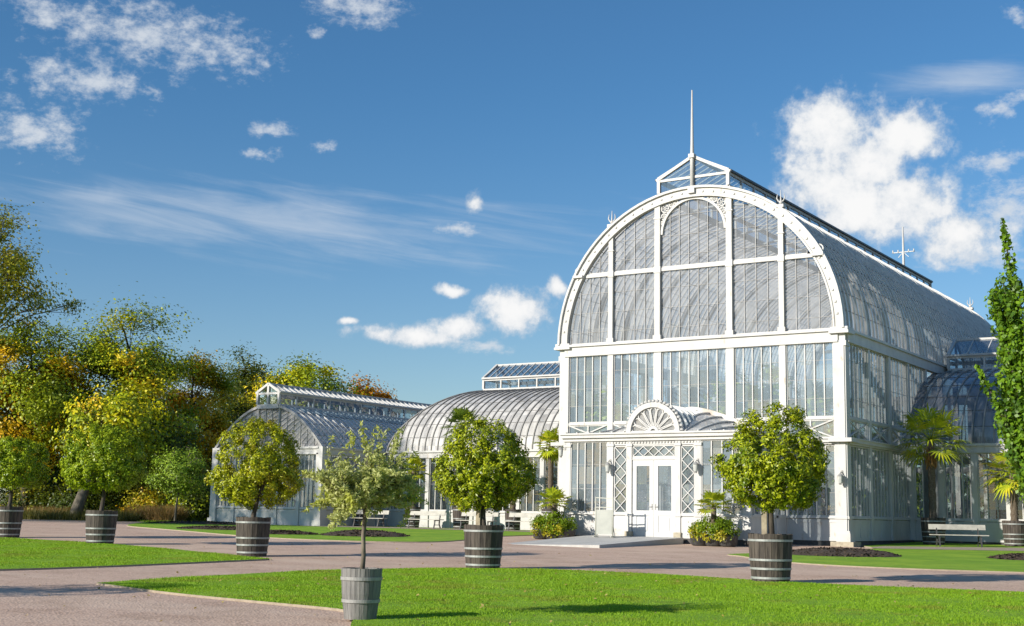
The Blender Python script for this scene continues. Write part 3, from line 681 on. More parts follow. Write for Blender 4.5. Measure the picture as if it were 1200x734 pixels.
# porch roof: a low dome lofted from the straight cornice to an arched flashing on the hall, plus the fanlight's little barrel
f = MB(); nx, ny = 30, 10; vs = []
def hz(x): u = abs(x + 6) / 2.75; return 1.0 * (1 - u ** 1.5) * .96 + .06 if u < 1 else .06
def rz(x, t): return 3.80 + (hz(x)) * math.sin(t * H2) ** .9
for j in range(ny + 1):
    for i in range(nx + 1):
        x = PX0 + 7.5 * i / nx; t = j / ny; vs.append((x, PY + 3.33 * t, rz(x, t) if t > 0 else 3.80))
f.add(vs, [(j * (nx + 1) + i, j * (nx + 1) + i + 1, (j + 1) * (nx + 1) + i + 1, (j + 1) * (nx + 1) + i) for j in range(ny) for i in range(nx)], 0, True)
for i in range(0, nx + 1, 2):
    x = PX0 + 7.5 * i / nx; f.sweep([(x, PY + 3.33 * t, rz(x, t) + .03) for t in np.linspace(0, 1, 9)], .035, .05, 1)
f.sweep([(x, -.16, 3.80 + hz(x) + .06) for x in np.linspace(-8.6, -3.4, 31)], .22, .18, 2)
ra = 1.04
vs = []; nn = 20
for y in (PY + .02, -.2):
    for i in range(nn + 1): t = math.pi * i / nn; vs.append((-6 + ra * math.cos(t), y, 3.80 + ra * math.sin(t)))
f.add(vs, [(i, i + 1, nn + 2 + i, nn + 1 + i) for i in range(nn)], 0, True)
for y in np.linspace(PY + .45, -.3, 7):
    f.sweep([(-6 + (ra + .02) * math.cos(t), y, 3.80 + (ra + .02) * math.sin(t)) for t in np.linspace(0, math.pi, 17)], .04, .04, 1, up=(0, 1, 0))
f.obj('glass_roof', [M['wing_roof_glass'], M['rib'], M['dirtywhite']], porch)
for x in (PX0 + 1.98, PX0 + 5.52): wall_lamp(porch, x, PY - .05, 2.75)
wall_lamp(porch, PX0 + .03, PY - .05, 3.35, -1, 0)

# ---- side wings
wl = dict(sill=.87, top=3.52, ent=3.84)
def wing(x0, x1, nbay, start=None, spacing=.42, glass='roof_glass', endgable=True):
    L = x1 - x0; bw = L / nbay; mb = MB()
    P_ = [(bw * k if 0 < k < nbay else (.12 if k == 0 else L - .12), .22) for k in range(nbay + 1)]
    wall(mb, (x0, 7.49), 0, P_, wl); wall(mb, (x1, 20.91), math.pi, P_, wl)
    for k in range(0, nbay + 1, 2):                        # principal arches tie both walls together
        mb.sweep([(max(x0 + .12, min(x1 - .12, x0 + bw * k)) + (start(max(.05, min(math.pi - .05, t)) if t < H2 else math.pi - t) if start and k == 0 else 0), 14.2 + 6.62 * math.cos(t), 3.78 + 3.52 * math.sin(t)) for t in np.linspace(0, math.pi, 25)], .06, .12, 0, up=(1, 0, 0))
    w = part(mb, 'side_wing', [M['white'], M['plinth']])
    for i in range(nbay):
        a, b = P_[i][0] + .11, P_[i + 1][0] - .11
        put_window(w, (x0, 7.49), 0, a, b, .87, 3.5, 2, 1, 'wing_glass'); put_window(w, (x1, 20.91), math.pi, a, b, .87, 3.5, 2, 1, 'wing_glass')
    return w
def wing_start(t): return 2.35 * max(0.0, math.sin(t)) ** 1.3
lw = wing(-27.0, -12.02, 11, start=wing_start)
vault(lw, (-27.0, 14.2), 0, 14.95, 6.66, 3.85, 3.6, math.acos(1.3 / 6.66), .40, 'wing_roof_glass', start=wing_start, step=.9, bar='ribdark')
e = MB(); vs = []; m_ = 18
for i in range(m_ + 1):
    t = math.acos(1.3 / 6.66) * i / m_; y, z = arcpt(6.66, 3.6, 3.85, t); x = -27 + wing_start(t); vs += [(x, 14.2 - y, z), (x, 14.2 + y, z)]
e.add(vs, [(2 * i, 2 * i + 1, 2 * i + 3, 2 * i + 2) for i in range(m_)], 0, True)
for y in np.linspace(9, 19.4, 14): 
    tm = math.acos(min(1, abs(y - 14.2) / 6.66)); tm = min(tm, math.acos(1.3 / 6.66))
    e.sweep([(-27.02 + wing_start(tm * q), y, arcpt(6.66, 3.6, 3.85, tm * q)[1]) for q in np.linspace(0, 1, 9)], .035, .05, 1, up=(1, 0, 0))
e.obj('end_roof', [M['roof_glass'], M['rib']], lw)
lantern(lw, (-24.7, 14.2), 0, 12.65, 1.3, 7.40, 8.05, 8.92, .42, 1.15)
rw = wing(.02, 14.32, 11)
vault(rw, (.05, 14.2), 0, 14.2, 6.66, 3.85, 3.6, math.acos(1.3 / 6.66), .42, 'shade_roof_glass', step=.9, bar='ribdark')
lantern(rw, (.3, 14.2), 0, 14.0, 1.3, 7.40, 8.05, 8.92, .84, 1.5)
g = MB().at(14.32, 14.2, H2); ring(g, 6.45, 3.4, 6.7, 3.65, 3.84, -.1, .1); g.obj('gable_arch', W_, rw)
gable_windows(rw, (14.3, 14.2), H2, [(-6.4, 6.4)], [(.87, None)], 6.45, 3.4, 3.84, 'gable_glass', .64)

# ---- garden pavilion at the far end
pl = dict(sill=.87, top=3.52, ent=3.84)
VX0, VX1, VY0, VY1 = -34.45, -27.15, 2.7, 25.7
mb = MB(); LW = VX1 - VX0; LD = VY1 - VY0
GP = [(.16, .32)] + [(LW * k / 5, .2) for k in range(1, 5)] + [(LW - .16, .32)]
DP = [(.12, 0)] + [(LD * k / 16, .2) for k in range(1, 16)] + [(LD - .12, 0)]
wall(mb, (VX0, VY0), 0, GP, pl); wall(mb, (VX1, VY1), math.pi, GP, pl); wall(mb, (VX1, VY0), H2, DP, pl, -.004); wall(mb, (VX0, VY1), -H2, DP, pl, -.004)
for x in (VX0 + .1, VX1 - .1):
    mb.box(x - .2, x + .2, VY0 - .14, VY0 + .3, .0, 3.86); mb.box(x - .27, x + .27, VY0 - .2, VY0 + .3, 0.0, .3); mb.box(x - .36, x + .36, VY0 - .3, VY0 + .35, -.5, .0, 2)
pav = part(mb, 'garden_pavilion', [M['white'], M['plinth'], M['stone']])
for O, ang in (((VX0, VY0), 0), ((VX1, VY1), math.pi)):
    for i in range(5): put_window(pav, O, ang, GP[i][0] + GP[i][1] / 2, GP[i + 1][0] - GP[i + 1][1] / 2, .87, 3.5, 3, 1)
for O, ang in (((VX1, VY0), H2), ((VX0, VY1), -H2)):
    for i in range(16):
        if 4 <= i < 13 and ang > 0: continue
        put_window(pav, O, ang, LD * i / 16 + (.3 if i == 0 else .1), LD * (i + 1) / 16 - (.3 if i == 15 else .1), .87, 3.5, 2, 1)
vc = (VX0 + VX1) / 2
vault(pav, (vc, VY0), H2, LD, 3.65, 3.85, 2.16, math.acos(.72 / 3.65), .42, 'roof_glass', step=.7, p=2)
for O, ang in (((vc, VY0), 0), ((vc, VY1), math.pi)):
    g = MB().at(O[0], O[1], ang); ring(g, 3.55, 2.08, 3.70, 2.21, 3.85, -.10, .06, n=32, p=2)
    for s in (-.72, .72): g.box(s - .04, s + .04, -.06, .05, 3.85, 5.9)
    g.obj('gable_arch', [M['barthin']], pav)
    gable_windows(pav, O, ang, [(-3.5, -.79), (-.65, .65), (.79, 3.5)], [(3.84, None)], 3.57, 2.10, 3.85, 'gable_glass', .42, .7, .02, par=True)
lantern(pav, (vc, VY0), H2, LD, .72, 5.93, 6.62, 7.05, .42, 1.3, x0=-.13)
sheet('hall_floor', [(-11.8, .2), (-.2, .2), (-.2, 28), (-11.8, 28)], M['interiorfloor'], .03)

# ------------------------------------------------------------------ clipped trees in wooden tubs
def tub(parent, H=.95, rt=.44, rb=.37, wood='oak', hoop='hoop', fr=(.87, .47, .29, .10), n=22, seed=0, rough=1.0):
    rnd = random.Random(seed); mb = MB(); vs = []
    def ringv(z, r, inset=0): 
        return [((r - inset) * math.cos(2 * math.pi * (j + e) / n), (r - inset) * math.sin(2 * math.pi * (j + e) / n), z) for j in range(n) for e in (.03, .97)]
    jit = [rnd.uniform(-.010, .010) * rough for _ in range(n)]; jr = [rnd.uniform(-.004, .004) * rough for _ in range(n)]
    for j in range(n):                       # every stave a slightly different board
        a0, a1 = 2 * math.pi * (j + .03) / n, 2 * math.pi * (j + .97) / n
        def p(r, z): return [((r + jr[j]) * math.cos(a), (r + jr[j]) * math.sin(a), z) for a in (a0, a1)]
        zt = H + jit[j]
        v = p(rb, 0) + p(rb + (rt - rb) * .5 + .012, H * .5) + p(rt, zt) + p(rt - .035, zt) + p(rt - .05, H * .8)
        mb.add(v, [(0, 1, 3, 2), (2, 3, 5, 4), (4, 5, 7, 6), (6, 7, 9, 8)], 0)
        mb.add(p(rb, 0) + p(rb + (rt - rb) * .5 + .012, H * .5) + p(rt, zt) + [(q[0] * .96, q[1] * .96, q[2]) for q in (p(rb, 0) + p(rb + (rt - rb) * .5 + .012, H * .5) + p(rt, zt))],
               [(0, 2, 8, 6), (2, 4, 10, 8), (1, 7, 9, 3), (3, 9, 11, 5)], 0)
    t = mb.obj('tub', M[wood], parent)
    for k in fr:
        r = rb + (rt - rb) * k + .012 * (1 - abs(2 * k - 1)); h = MB(); w = .021
        h.lathe([(r + .004 - .002, H * k - w), (r + .012, H * k - w), (r + .013, H * k + w), (r + .005, H * k + w)], 44, 0, smooth=False, cap=False); h.obj('hoop', M[hoop], t)
    s = MB(); s.lathe([(rt - .045, H * .86), (rt * .5, H * .90), (.01, H * .92)], 20, 0, wob=.02); s.obj('soil', M['soil'], parent)
    return t
def rough_crown(cx, cz, rx, rz_up, rz_dn, n, size, seed, nclump=150, mat='bay', parent=None, cr=.24, name='crown', cy=0.0, holes=.0):
    g = np.random.default_rng(seed)
    u = unit(g.normal(size=(nclump, 3))); rad = .86 + .13 * g.random(nclump)
    inner = g.random(nclump) < .22; rad[inner] = .25 + .4 * g.random(inner.sum())
    lump = 1 + .05 * np.sin(u[:, 0] * 4 + seed) + .05 * np.sin(u[:, 1] * 5 + seed * 2) + .05 * np.sin(u[:, 2] * 6 + seed)
    rad *= lump
    hs = np.where(u[:, 2] < 0, np.maximum(1e-3, 1 - u[:, 2] ** 2) ** -.16, 1.0); u[:, 0] *= np.minimum(hs, 1.5); u[:, 1] *= np.minimum(hs, 1.5)
    z = np.where(u[:, 2] > 0, u[:, 2] * rz_up, u[:, 2] * rz_dn)
    cc = np.stack([cx + u[:, 0] * rx * rad, cy + u[:, 1] * rx * rad, cz + z * rad], 1)
    w = g.random(nclump) + .5; idx = g.choice(nclump, n, p=w / w.sum())
    o = unit(g.normal(size=(n, 3))) * (g.random(n) ** .45)[:, None] * cr * (.7 + .6 * g.random(nclump))[idx][:, None]
    pts = cc[idx] + o
    ctr = np.array([cx, cy, cz]); nrm = unit(pts - ctr) * .9 + unit(o) * .7 + g.normal(size=(n, 3)) * .55 + (0, 0, .35)
    return leaves_obj(name, pts, nrm, size, M[mat], parent, .46)
def limbs(parent, z0, z1, r, seed, spread, height, n=9, mat='bark', lean=0.0):
    rnd = random.Random(seed); mb = MB()
    pts = []; k = 7
    for i in range(k + 1):
        t = i / k; pts.append((lean * t + .02 * math.sin(5 * t + seed), .02 * math.cos(4 * t + seed), z0 + (z1 - z0) * t))
    mb.tube(pts, [r * (1.25 - .4 * i / k) for i in range(k + 1)], 9)
    top = Vector(pts[-1])
    for j in range(n):
        a = 2 * math.pi * j / n + rnd.uniform(-.3, .3); e = rnd.uniform(.5, 1.0); rr = spread * rnd.uniform(.5, .85); hh = height * rnd.uniform(.15, .8)
        d = Vector((math.cos(a) * rr, math.sin(a) * rr, hh)); st = Vector(pts[-1 - (j % 2)])
        mb.tube([st, st + d * .35 + Vector((0, 0, .06)), st + d * .7, st + d], [r * .55, r * .42, r * .28, r * .1], 6)
    return mb.obj('trunk', M[mat], parent)
def potted_tree(x, y, label, crown, seed, mat, H=.95, rt=.44, rb=.37, n=25000, guard=False, stakes=False):
    t = empty('potted_tree', (x, y, G(x, y) + .004), seed * 1.7)
    t.rotation_euler = (0, 0, 0)
    tag(t, label, 'potted tree', 'clipped trees in hooped wooden tubs')
    tub(t, H, rt, rb, seed=seed)
    dx, w, lo, hi = crown; zc = lo + (hi - lo) * .40
    limbs(t, H * .85, lo + .3, .055, seed, w * .38, (hi - lo) * .6, lean=dx * .8)
    rough_crown(dx, zc, w / 2 - .03, (hi - zc) - .10, (zc - lo) - .07, n, .074, seed, nclump=380, cr=.14, mat=mat, parent=t)
    if guard:
        g = MB(); g.box(-.13, -.02, -.13, -.09, H * .85, H + .62); g.box(-.11, -.05, -.134, -.086, H + .62, H + .72); g.obj('trunk_guard', M['stake'], t)
    return t
potted_tree(5.72, -21.31, 'domed clipped tree with pale guard board, in the greyest hooped tub right of the doors', (.08, 2.29, 1.47, 3.54), 1, 'bay', guard=True)
potted_tree(-.68, -22.07, 'broad clipped tree in a dark hooped tub left of the grey entrance ramp', (.0, 2.29, 1.28, 3.34), 2, 'bay', guard=True)
potted_tree(-7.54, -22.17, 'yellowing clipped tree in a hooped tub at the sharp tip of the left lawn', (.07, 2.26, 1.12, 3.44), 3, 'bay2', rt=.43, rb=.36)
potted_tree(-14.8, -20.82, 'dense round clipped tree in a hooped tub in front of the leaning park trunk', (-.02, 2.45, 1.42, 3.51), 4, 'bay3', n=30000)
potted_tree(-20.15, -20.0, 'clipped tree in a hooped tub cut off by the left edge of the view', (.05, 2.1, 1.45, 3.3), 5, 'bay3')
potted_tree(-4.2, -37.6, 'clipped tree in a hooped tub outside the view whose shade falls on the near gravel', (0, 2.2, 1.4, 3.3), 6, 'bay', n=6000)

# olive in a small silvered tub
t = empty('potted_olive_tree', (4.87, -33.0, G(4.87, -33.0) + .03)); tag(t, 'slender pale olive tree in a small silvery grey tub on the lawn edge', 'potted tree')
tub(t, .64, .265, .205, 'oakgrey', 'hoopgrey', (.80, .36), 26, 9, .25)
g = np.random.default_rng(21); mb = MB()
mb.tube([(0, 0, .5), (.02, 0, .8), (-.005, .01, 1.05), (.02, 0, 1.3), (.03, 0, 1.52)], [.036, .030, .028, .03, .034], 8)
pts = []; nrm = []; axs = []
def shoot(p, d, L, r, dens, ls):
    p = np.array(p); d = np.array(d) / np.linalg.norm(d); q = [p]; k = 7
    for i in range(k):
        d = d + g.normal(size=3) * .13 + np.array((0, 0, -.03)); d /= np.linalg.norm(d); p = p + d * L / k; q.append(p)
    mb.tube([tuple(a) for a in q], [r * (1 - .85 * i / k) for i in range(k + 1)], 5)
    for i in range(int(L * dens)):
        f = g.random() ** .8 * k; j = min(int(f), k - 1); b = q[j] + (q[j + 1] - q[j]) * (f - j); dd = q[j + 1] - q[j]; dd /= np.linalg.norm(dd)
        a = dd * .55 + g.normal(size=3) * .6; a /= np.linalg.norm(a); pts.append(b + a * .035); axs.append(a); nrm.append(g.normal(size=3) + np.array((0, 0, .6)))
    return q
for j in range(22):
    a = 2 * math.pi * j / 22 + g.uniform(-.2, .2); up = g.uniform(.1, 1.9)
    q = shoot((.03, 0, 1.5 - .05 * (j % 3)), (math.cos(a), math.sin(a), up), g.uniform(.40, .66), .016, 95, .06)
    for s in range(11):
        b = q[g.integers(2, 8)]; shoot(b, (math.cos(a) * .6 + g.normal() * .6, math.sin(a) * .6 + g.normal() * .6, g.uniform(-.35, 1.1)), g.uniform(.22, .50), .007, 150, .06)
for j in range(12): shoot((-.03 + g.uniform(-.38, .34), g.uniform(-.3, .3), 1.95), (g.normal() * .2, g.normal() * .2, 1), g.uniform(.4, .62), .006, 80, .06)
for j in range(8): shoot((g.uniform(-.5, -.1), g.uniform(-.2, .2), 1.6), (-.5 + g.normal() * .3, g.normal() * .3, -.6), g.uniform(.35, .55), .006, 85, .06)
mb.obj('trunk', M['barklight'], t)
leaves_obj('crown', np.array(pts), np.array(nrm), .070, M['olive'], t, .34, np.array(axs))

# ------------------------------------------------------------------ fan palms
def fan_crown(name, parent, z, n, seed, L=.75, fan=.55, mat='palm', nb=15, lo=-.6, hi=1.35, dx=0, dy=0, wid=.075):
    g = np.random.default_rng(seed); V = []; P_ = MB()
    for i in range(n):
        az = i * 2.399 + g.uniform(-.2, .2); el = hi + (lo - hi) * ((i + .5) / n) ** .9 + g.uniform(-.12, .12)
        d = np.array((math.cos(az) * math.cos(el), math.sin(az) * math.cos(el), math.sin(el))); pl = L * g.uniform(.75, 1.1)
        b = np.array((dx, dy, z)) ; tip = b + d * pl - np.array((0, 0, .12 * pl * math.cos(el)))
        P_.tube([tuple(b), tuple((b + tip) / 2 + (0, 0, .04)), tuple(tip)], [.014, .011, .007], 4)
        side = np.cross(d, (0, 0, 1.0)); side = side / max(np.linalg.norm(side), 1e-6); up = np.cross(side, d)
        for k in range(nb):
            q = (k / (nb - 1) - .5) * 2 * 1.75; ln = fan * (1 - .22 * abs(q) / 1.75) * g.uniform(.85, 1.1)
            dd = d * math.cos(q) + side * math.sin(q) + up * .18 * abs(math.sin(q)); dd /= np.linalg.norm(dd)
            w = np.cross(dd, up); w = w / max(np.linalg.norm(w), 1e-6) * wid * .5
            m = tip + dd * ln * .55; e = tip + dd * ln - np.array((0, 0, ln * g.uniform(.1, .38)))
            V += [tip, m + w, e, m - w]
    me = np_mesh(name, np.array(V), 4, [M[mat]]); o = link(bpy.data.objects.new(name, me), parent)
    P_.obj('leaf_stalks', M[mat], parent); return o
def potted_palm(x, y, label, H, trunk_top, crown_n, seed, L=.7, fan=.55, mat='palm', tr=.11, dead=False, rt=.44, z=None, hi=1.35, lo=-.6):
    t = empty('potted_palm', (x, y, (G(x, y) if z is None else z) + .03)); tag(t, label, 'potted palm', 'fan palms in wooden tubs along the glasshouse')
    tub(t, H, rt, rt * .84, seed=seed + 40)
    mb = MB(); k = 16; prof = []
    for i in range(k + 1):
        f = i / k; prof.append((tr * (1.0 + .18 * (i % 2)) * (1.0 - .1 * f), H * .86 + (trunk_top - H * .86) * f))
    mb.lathe(prof, 12, 0, wob=.08); mb.obj('trunk', M['palmbark'], t)
    fan_crown('crown', t, trunk_top, crown_n, seed, L, fan, mat, hi=hi, lo=lo)
    if dead:
        g = np.random.default_rng(seed + 5); n = 260; c = np.stack([g.normal(size=n) * .10, g.normal(size=n) * .10, trunk_top - .35 - g.random(n) * .7], 1)
        leaves_obj('dead_fronds', c, g.normal(size=(n, 3)) * (1, 1, .2), .30, M['dead'], t, .16, g.normal(size=(n, 3)) * .25 + (0, 0, -1))
    return t
potted_palm(1.62, 5.0, 'tallest fan palm, half shaded, with a rusty skirt of dead fronds, beside the pale bench', 1.0, 3.95, 36, 31, .95, .82, 'palm', .13, True, .46)
potted_palm(4.32, 6.3, 'fan palm with drooping yellow green leaves in a hooped tub right of the pale bench', .95, 2.75, 30, 32, .75, .70, 'palm', .13, False, .46, hi=.9, lo=-.7)
potted_palm(-23.75, 5.6, 'fan palm with yellowing leaves in a tub behind the bench nearest the olive tree', 1.0, 2.75, 22, 33, .5, .45, 'palm', .1, rt=.38)
potted_palm(-20.85, 5.6, 'tall dark fan palm rising above the broad clipped tree before the low wing', 1.02, 4.85, 30, 34, .72, .60, 'palmdark', .12, rt=.41)
potted_palm(-17.9, 5.6, 'short fan palm in a tub behind the third bench of the low wing', .95, 2.55, 20, 35, .5, .45, 'palmdark', .12, rt=.38)
potted_palm(-15.75, 5.4, 'fan palm with stacked tufts of leaves beside the left corner of the tall hall', 1.0, 3.9, 28, 36, .5, .50, 'palm', .12, rt=.4, lo=-1.1)
potted_palm(-26.9, 5.4, 'small palm in a dark tub hidden behind the olive tree trunk', .95, 1.9, 16, 37, .4, .4, 'palmdark', .1, rt=.36)

# ------------------------------------------------------------------ planted pots flanking the door
def door_planter(x, y, label, seed, w):
    t = empty('flower_planter', (x, y, G(x, y) + .004)); tag(t, label, 'planter', 'mixed planters flanking the porch')
    mb = MB(); 
    for k in (-1, 0, 1): mb.lathe([(.22, 0), (.30, .05), (.34, .34), (.36, .36), (.33, .38), (.3, .34)], 16, 0, (k * .5, .06 * k, 0), cap=True)
    mb.obj('pot', M['iron'], t)
    g = np.random.default_rng(seed)
    def bush(name, n, size, mat, zc, rz_, wx, wy, nc=70, x0=0, cr=.16):
        u = unit(g.normal(size=(nc, 3))); cc = u * np.array((wx, wy, rz_)) * (.6 + .35 * g.random((nc, 1))) + (x0, 0, zc)
        i = g.integers(0, nc, n); p = cc[i] + g.normal(size=(n, 3)) * cr * .5; p[:, 2] = np.maximum(p[:, 2], .06)
        return leaves_obj(name, p, (p - (x0, 0, zc)) + g.normal(size=(n, 3)) * .4 + (0, 0, .2), size, M[mat], t, .5)
    bush('shrub', 5200, .085, 'shrub', .56, .46, w / 2 * .92, .55)
    for q in (-.45, -.05, .38): bush('yellow_leaves', 110, .10, 'shrubyel', .40, .26, .16, .14, 12, q * w * .6, .12).location = (0, -.42, 0)
    mb = MB(); mb.lathe([(.10, .4), (.12, .7), (.09, 1.0), (.08, 1.32)], 10, 0, wob=.1); mb.obj('trunk', M['palmbark'], t)
    fan_crown('palm_crown', t, 1.34, 18, seed + 3, .42, .42, 'palm', 13, -.35, 1.2)
    return t
door_planter(-9.62, -4.35, 'low leafy planter with yellow leaves and a dwarf palm, left of the entrance ramp', 51, 1.95)
door_planter(-3.15, -4.5, 'low leafy planter with yellow leaves and a dwarf palm, right of the white doors', 52, 1.95)

# ------------------------------------------------------------------ ramp, sign board, benches
def ramp_():
    mb = MB(); a, b = (-9.0, -3.5), (-5.35, -3.5); c, d = (-4.35, -10.6), (-7.2, -10.9)
    top = [(-8.6, -3.55, .045), (-4.75, -3.55, .045), (-4.75, -9.6, -.155), (-8.6, -9.6, -.235)]
    mb.add([*top, *[(x, y, -.5) for x, y, z in top]], [(3, 2, 1, 0), (0, 1, 5, 4), (1, 2, 6, 5), (2, 3, 7, 6), (3, 0, 4, 7)], 0)
    o = mb.obj('entrance_ramp', M['deck']); o['kind'] = 'structure'
ramp_()
t = empty('sign_board', (-7.28, -4.75, .01), .12); tag(t, 'free standing cream framed notice board with blank grey green panel, left of the doors', 'sign board')
mb = MB()
for x in (-.33, .33):
    mb.tube([(x, 0, 0), (x, 0, 1.42)], .025, 8); mb.bar((x, -.22, .02), (x, .22, .02), .04, .03); mb.bar((x, .2, .03), (x, 0, .45), .02, .02)
mb.bar((-.33, 0, 1.05), (.33, 0, 1.05), .03, .03); mb.bar((-.33, 0, 1.39), (.33, 0, 1.36), .035, .03)
mb.obj('frame', M['signframe'], t)
mb = MB(); mb.box(-.30, .30, -.02, .02, .10, .96); mb.obj('panel', M['sign'], t)
def bench(x, y, rz, label, L=2.05):
    t = empty('park_bench', (x, y, G(x, y) + .036), rz); tag(t, label, 'bench', 'pale park benches before the glasshouse')
    s = MB()
    for k in range(3): s.box(-L / 2, L / 2, -.20 + k * .135, -.085 + k * .135, .39, .425)
    s.obj('seat', M['bench'], t)
    s = MB(); s.at(0, 0, 0); v = [(-L / 2, .24, .60), (L / 2, .24, .60), (L / 2, .285, .79), (-L / 2, .285, .79), (-L / 2, .275, .595), (L / 2, .275, .595), (L / 2, .32, .785), (-L / 2, .32, .785)]
    s.add(v, [(0, 1, 2, 3), (7, 6, 5, 4), (3, 2, 6, 7), (4, 5, 1, 0), (1, 5, 6, 2), (4, 0, 3, 7)]); s.obj('backrest', M['bench'], t)
    for sg in (-1, 1):
        l = MB(); q = sg * (L / 2 - .28)
        l.sweep([(q, -.24, .0), (q, -.17, .2), (q, -.15, .385)], .05, .05, 0, up=(1, 0, 0)); l.sweep([(q, .30, .0), (q, .20, .2), (q, .22, .42), (q, .31, .78)], .05, .045, 0, up=(1, 0, 0))
        l.bar((q, -.2, .365), (q, .23, .365), .05, .045); l.bar((q, -.19, .16), (q, .2, .16), .03, .03); l.obj('leg', M['iron'], t)
    return t
bench(2.95, 3.55, .50, 'pale bench on the sandy strip between the two palms by the dark right wing')
bench(6.35, 5.1, .50, 'pale bench cut off by the right edge of the view, past the drooping palm')
bench(-21.85, 4.0, .0, 'pale bench beside the olive tree crown before the low wing')
bench(-18.85, 4.0, .0, 'pale bench partly behind the trunk of the broad clipped tree')
bench(-16.2, 4.0, .0, 'pale bench just left of the leafy planter at the porch')
bench(-25.2, 4.0, .0, 'shaded bench right behind the olive tree trunk')
# ------------------------------------------------------------------ plants inside the glasshouse
def hall_plant(x, y, h, seed, kind):
    t = empty('hall_plant', (x, y, .0)); tag(t, 'green tropical plant seen through the glass of the palm house', 'tropical plant', 'tropical plants inside the glasshouse')
    mb = MB(); mb.lathe([(.13, 0), (.1, h * .5), (.07, h * .85)], 8); mb.obj('trunk', M['palmbark'], t)
    if kind == 0: fan_crown('crown', t, h * .85, 20, seed, 1.1, .75, 'palmdark', 11, -.5, 1.3, wid=.09)
    else: rough_crown(0, h * .6, 1.1, h * .4, h * .5, 2600, .26, seed, 60, 'shrub' if kind == 1 else 'bay3', t, .45)
for i, (x, y, h, k) in enumerate(((-9.6, 3.2, 3.6, 0), (-10.2, 6.0, 5.2, 1), (-7.6, 8.0, 6.3, 0), (-4.6, 3.6, 3.0, 1), (-2.6, 4.4, 5.6, 0), (-1.8, 8.5, 4.4, 1), (-5.6, 12.5, 7.0, 0), (-9.4, 14.0, 5.5, 1), (-3.2, 16.0, 6.0, 1), (-9.0, 2.2, 1.7, 1), (-4.0, 1.6, 1.5, 1), (-10.7, 1.5, 5.7, 2), (-8.6, 1.6, 5.0, 2), (-5.4, 1.7, 6.4, 2), (-3.5, 1.5, 6.3, 2), (-1.4, 1.6, 5.4, 2),
                                   (3.4, 11, 2.7, 1), (6.2, 10.5, 2.4, 1), (-15.4, 11, 2.6, 1), (-19, 11.5, 2.8, 0), (-23, 11, 2.4, 1), (-30.8, 8, 2.6, 1))):
    hall_plant(x, y, h, 100 + i, k)

# ------------------------------------------------------------------ park trees
def park_tree(name, label, x, y, H, cx, cy, cz, rx, rz_, n, size, mats, seed, tr=.35, nl=70, cr=1.1, trunkmat='bark', group='trees of the park behind the glasshouse', lean=None, ry=None, split=.5, flat=1.0, twigs=True):
    g = np.random.default_rng(seed); rnd = random.Random(seed)
    t = empty(name, (x, y, G(x, y) - .05)); tag(t, label, 'tree', group); ry = ry or rx
    mb = MB(); dx, dy = cx - x, cy - y; top = cz + rz_ * .75
    k = 8; tp = []
    for i in range(k + 1):
        f = i / k; tp.append(np.array((dx * f ** 1.6 + .25 * math.sin(3 * f + seed) * f, dy * f ** 1.6 + .2 * math.cos(2.5 * f + seed) * f, top * f)))
    if lean is not None:
        for i, p in enumerate(tp): p[0] += lean * math.sin(min(1, i / k * 1.6) * 1.5)
    mb.tube([tuple(p) for p in tp], [tr * (1.2 - i / k * 1.12) for i in range(k + 1)], 10)
    # clump centres inside an uneven crown
    u = unit(g.normal(size=(nl, 3))); rad = .45 + .55 * g.random(nl) ** .6; rad *= 1 + .14 * np.sin(u[:, 0] * 5 + seed) + .12 * np.sin(u[:, 2] * 6 + 2 * seed)
    cc = np.stack([dx + u[:, 0] * rx * rad, dy + u[:, 1] * ry * rad, cz + u[:, 2] * rz_ * rad], 1)
    for c in cc:
        j = min(k - 1, max(2, int(np.clip((c[2] - .25 * rz_) / top, .15, .95) * k))); s = tp[j]; m = s + (c - s) * .5 + np.array((0, 0, .08 * np.linalg.norm(c - s)))
        r0 = tr * .30 * (1.1 - j / k)
        mb.tube([tuple(s), tuple(m), tuple(c)], [r0, r0 * .55, .02], 5)
        if twigs:
            for q in range(3):
                e = c + unit(g.normal(size=(1, 3)))[0] * cr * np.array((1, 1, .8)); mb.tube([tuple(m + (c - m) * g.random()), tuple((c + e) / 2 + (0, 0, .1)), tuple(e)], [.025, .016, .006], 4)
    mb.obj('trunk', M[trunkmat], t)
    idx = g.integers(0, nl, n); o = g.normal(size=(n, 3)) * np.array((1, 1, .62 * flat)) * cr * .5 * (.6 + .8 * g.random(nl))[idx][:, None]
    p = cc[idx] + o; nr = unit(p - (dx, dy, cz)) * 1.0 + g.normal(size=(n, 3)) * .5 + (0, 0, .3)
    mi = None
    if len(mats) > 1: mi = (g.random(nl)[idx] > split).astype(int)
    leaves_obj('crown', p, nr, size, [M[m] for m in mats], t, .6, matidx=mi); return t
BT = 'park trees left of the glasshouse'
park_tree('park_tree', 'tallest thin crowned tree with bare twig ends at the far left', -57.5, 5.2, 20, -56.6, 3.6, 13.0, 4.6, 6.6, 22000, .20, ['tolive'], 61, .42, 75, 1.25, group=BT)
park_tree('park_tree', 'thin tree leaning in from beyond the left edge of the view', -58.0, -1.5, 17, -57.0, -3.0, 10.5, 5.0, 6.5, 16000, .22, ['tolive', 'tgreen'], 62, .4, 70, 1.3, group=BT)
park_tree('park_tree', 'wide yellow green tree at the middle of the left wood', -47.2, 9.5, 13, -48.4, 8.2, 7.2, 3.9, 6.0, 42000, .19, ['tgreen', 'tyellow'], 63, .42, 95, 1.35, group=BT, split=.55)
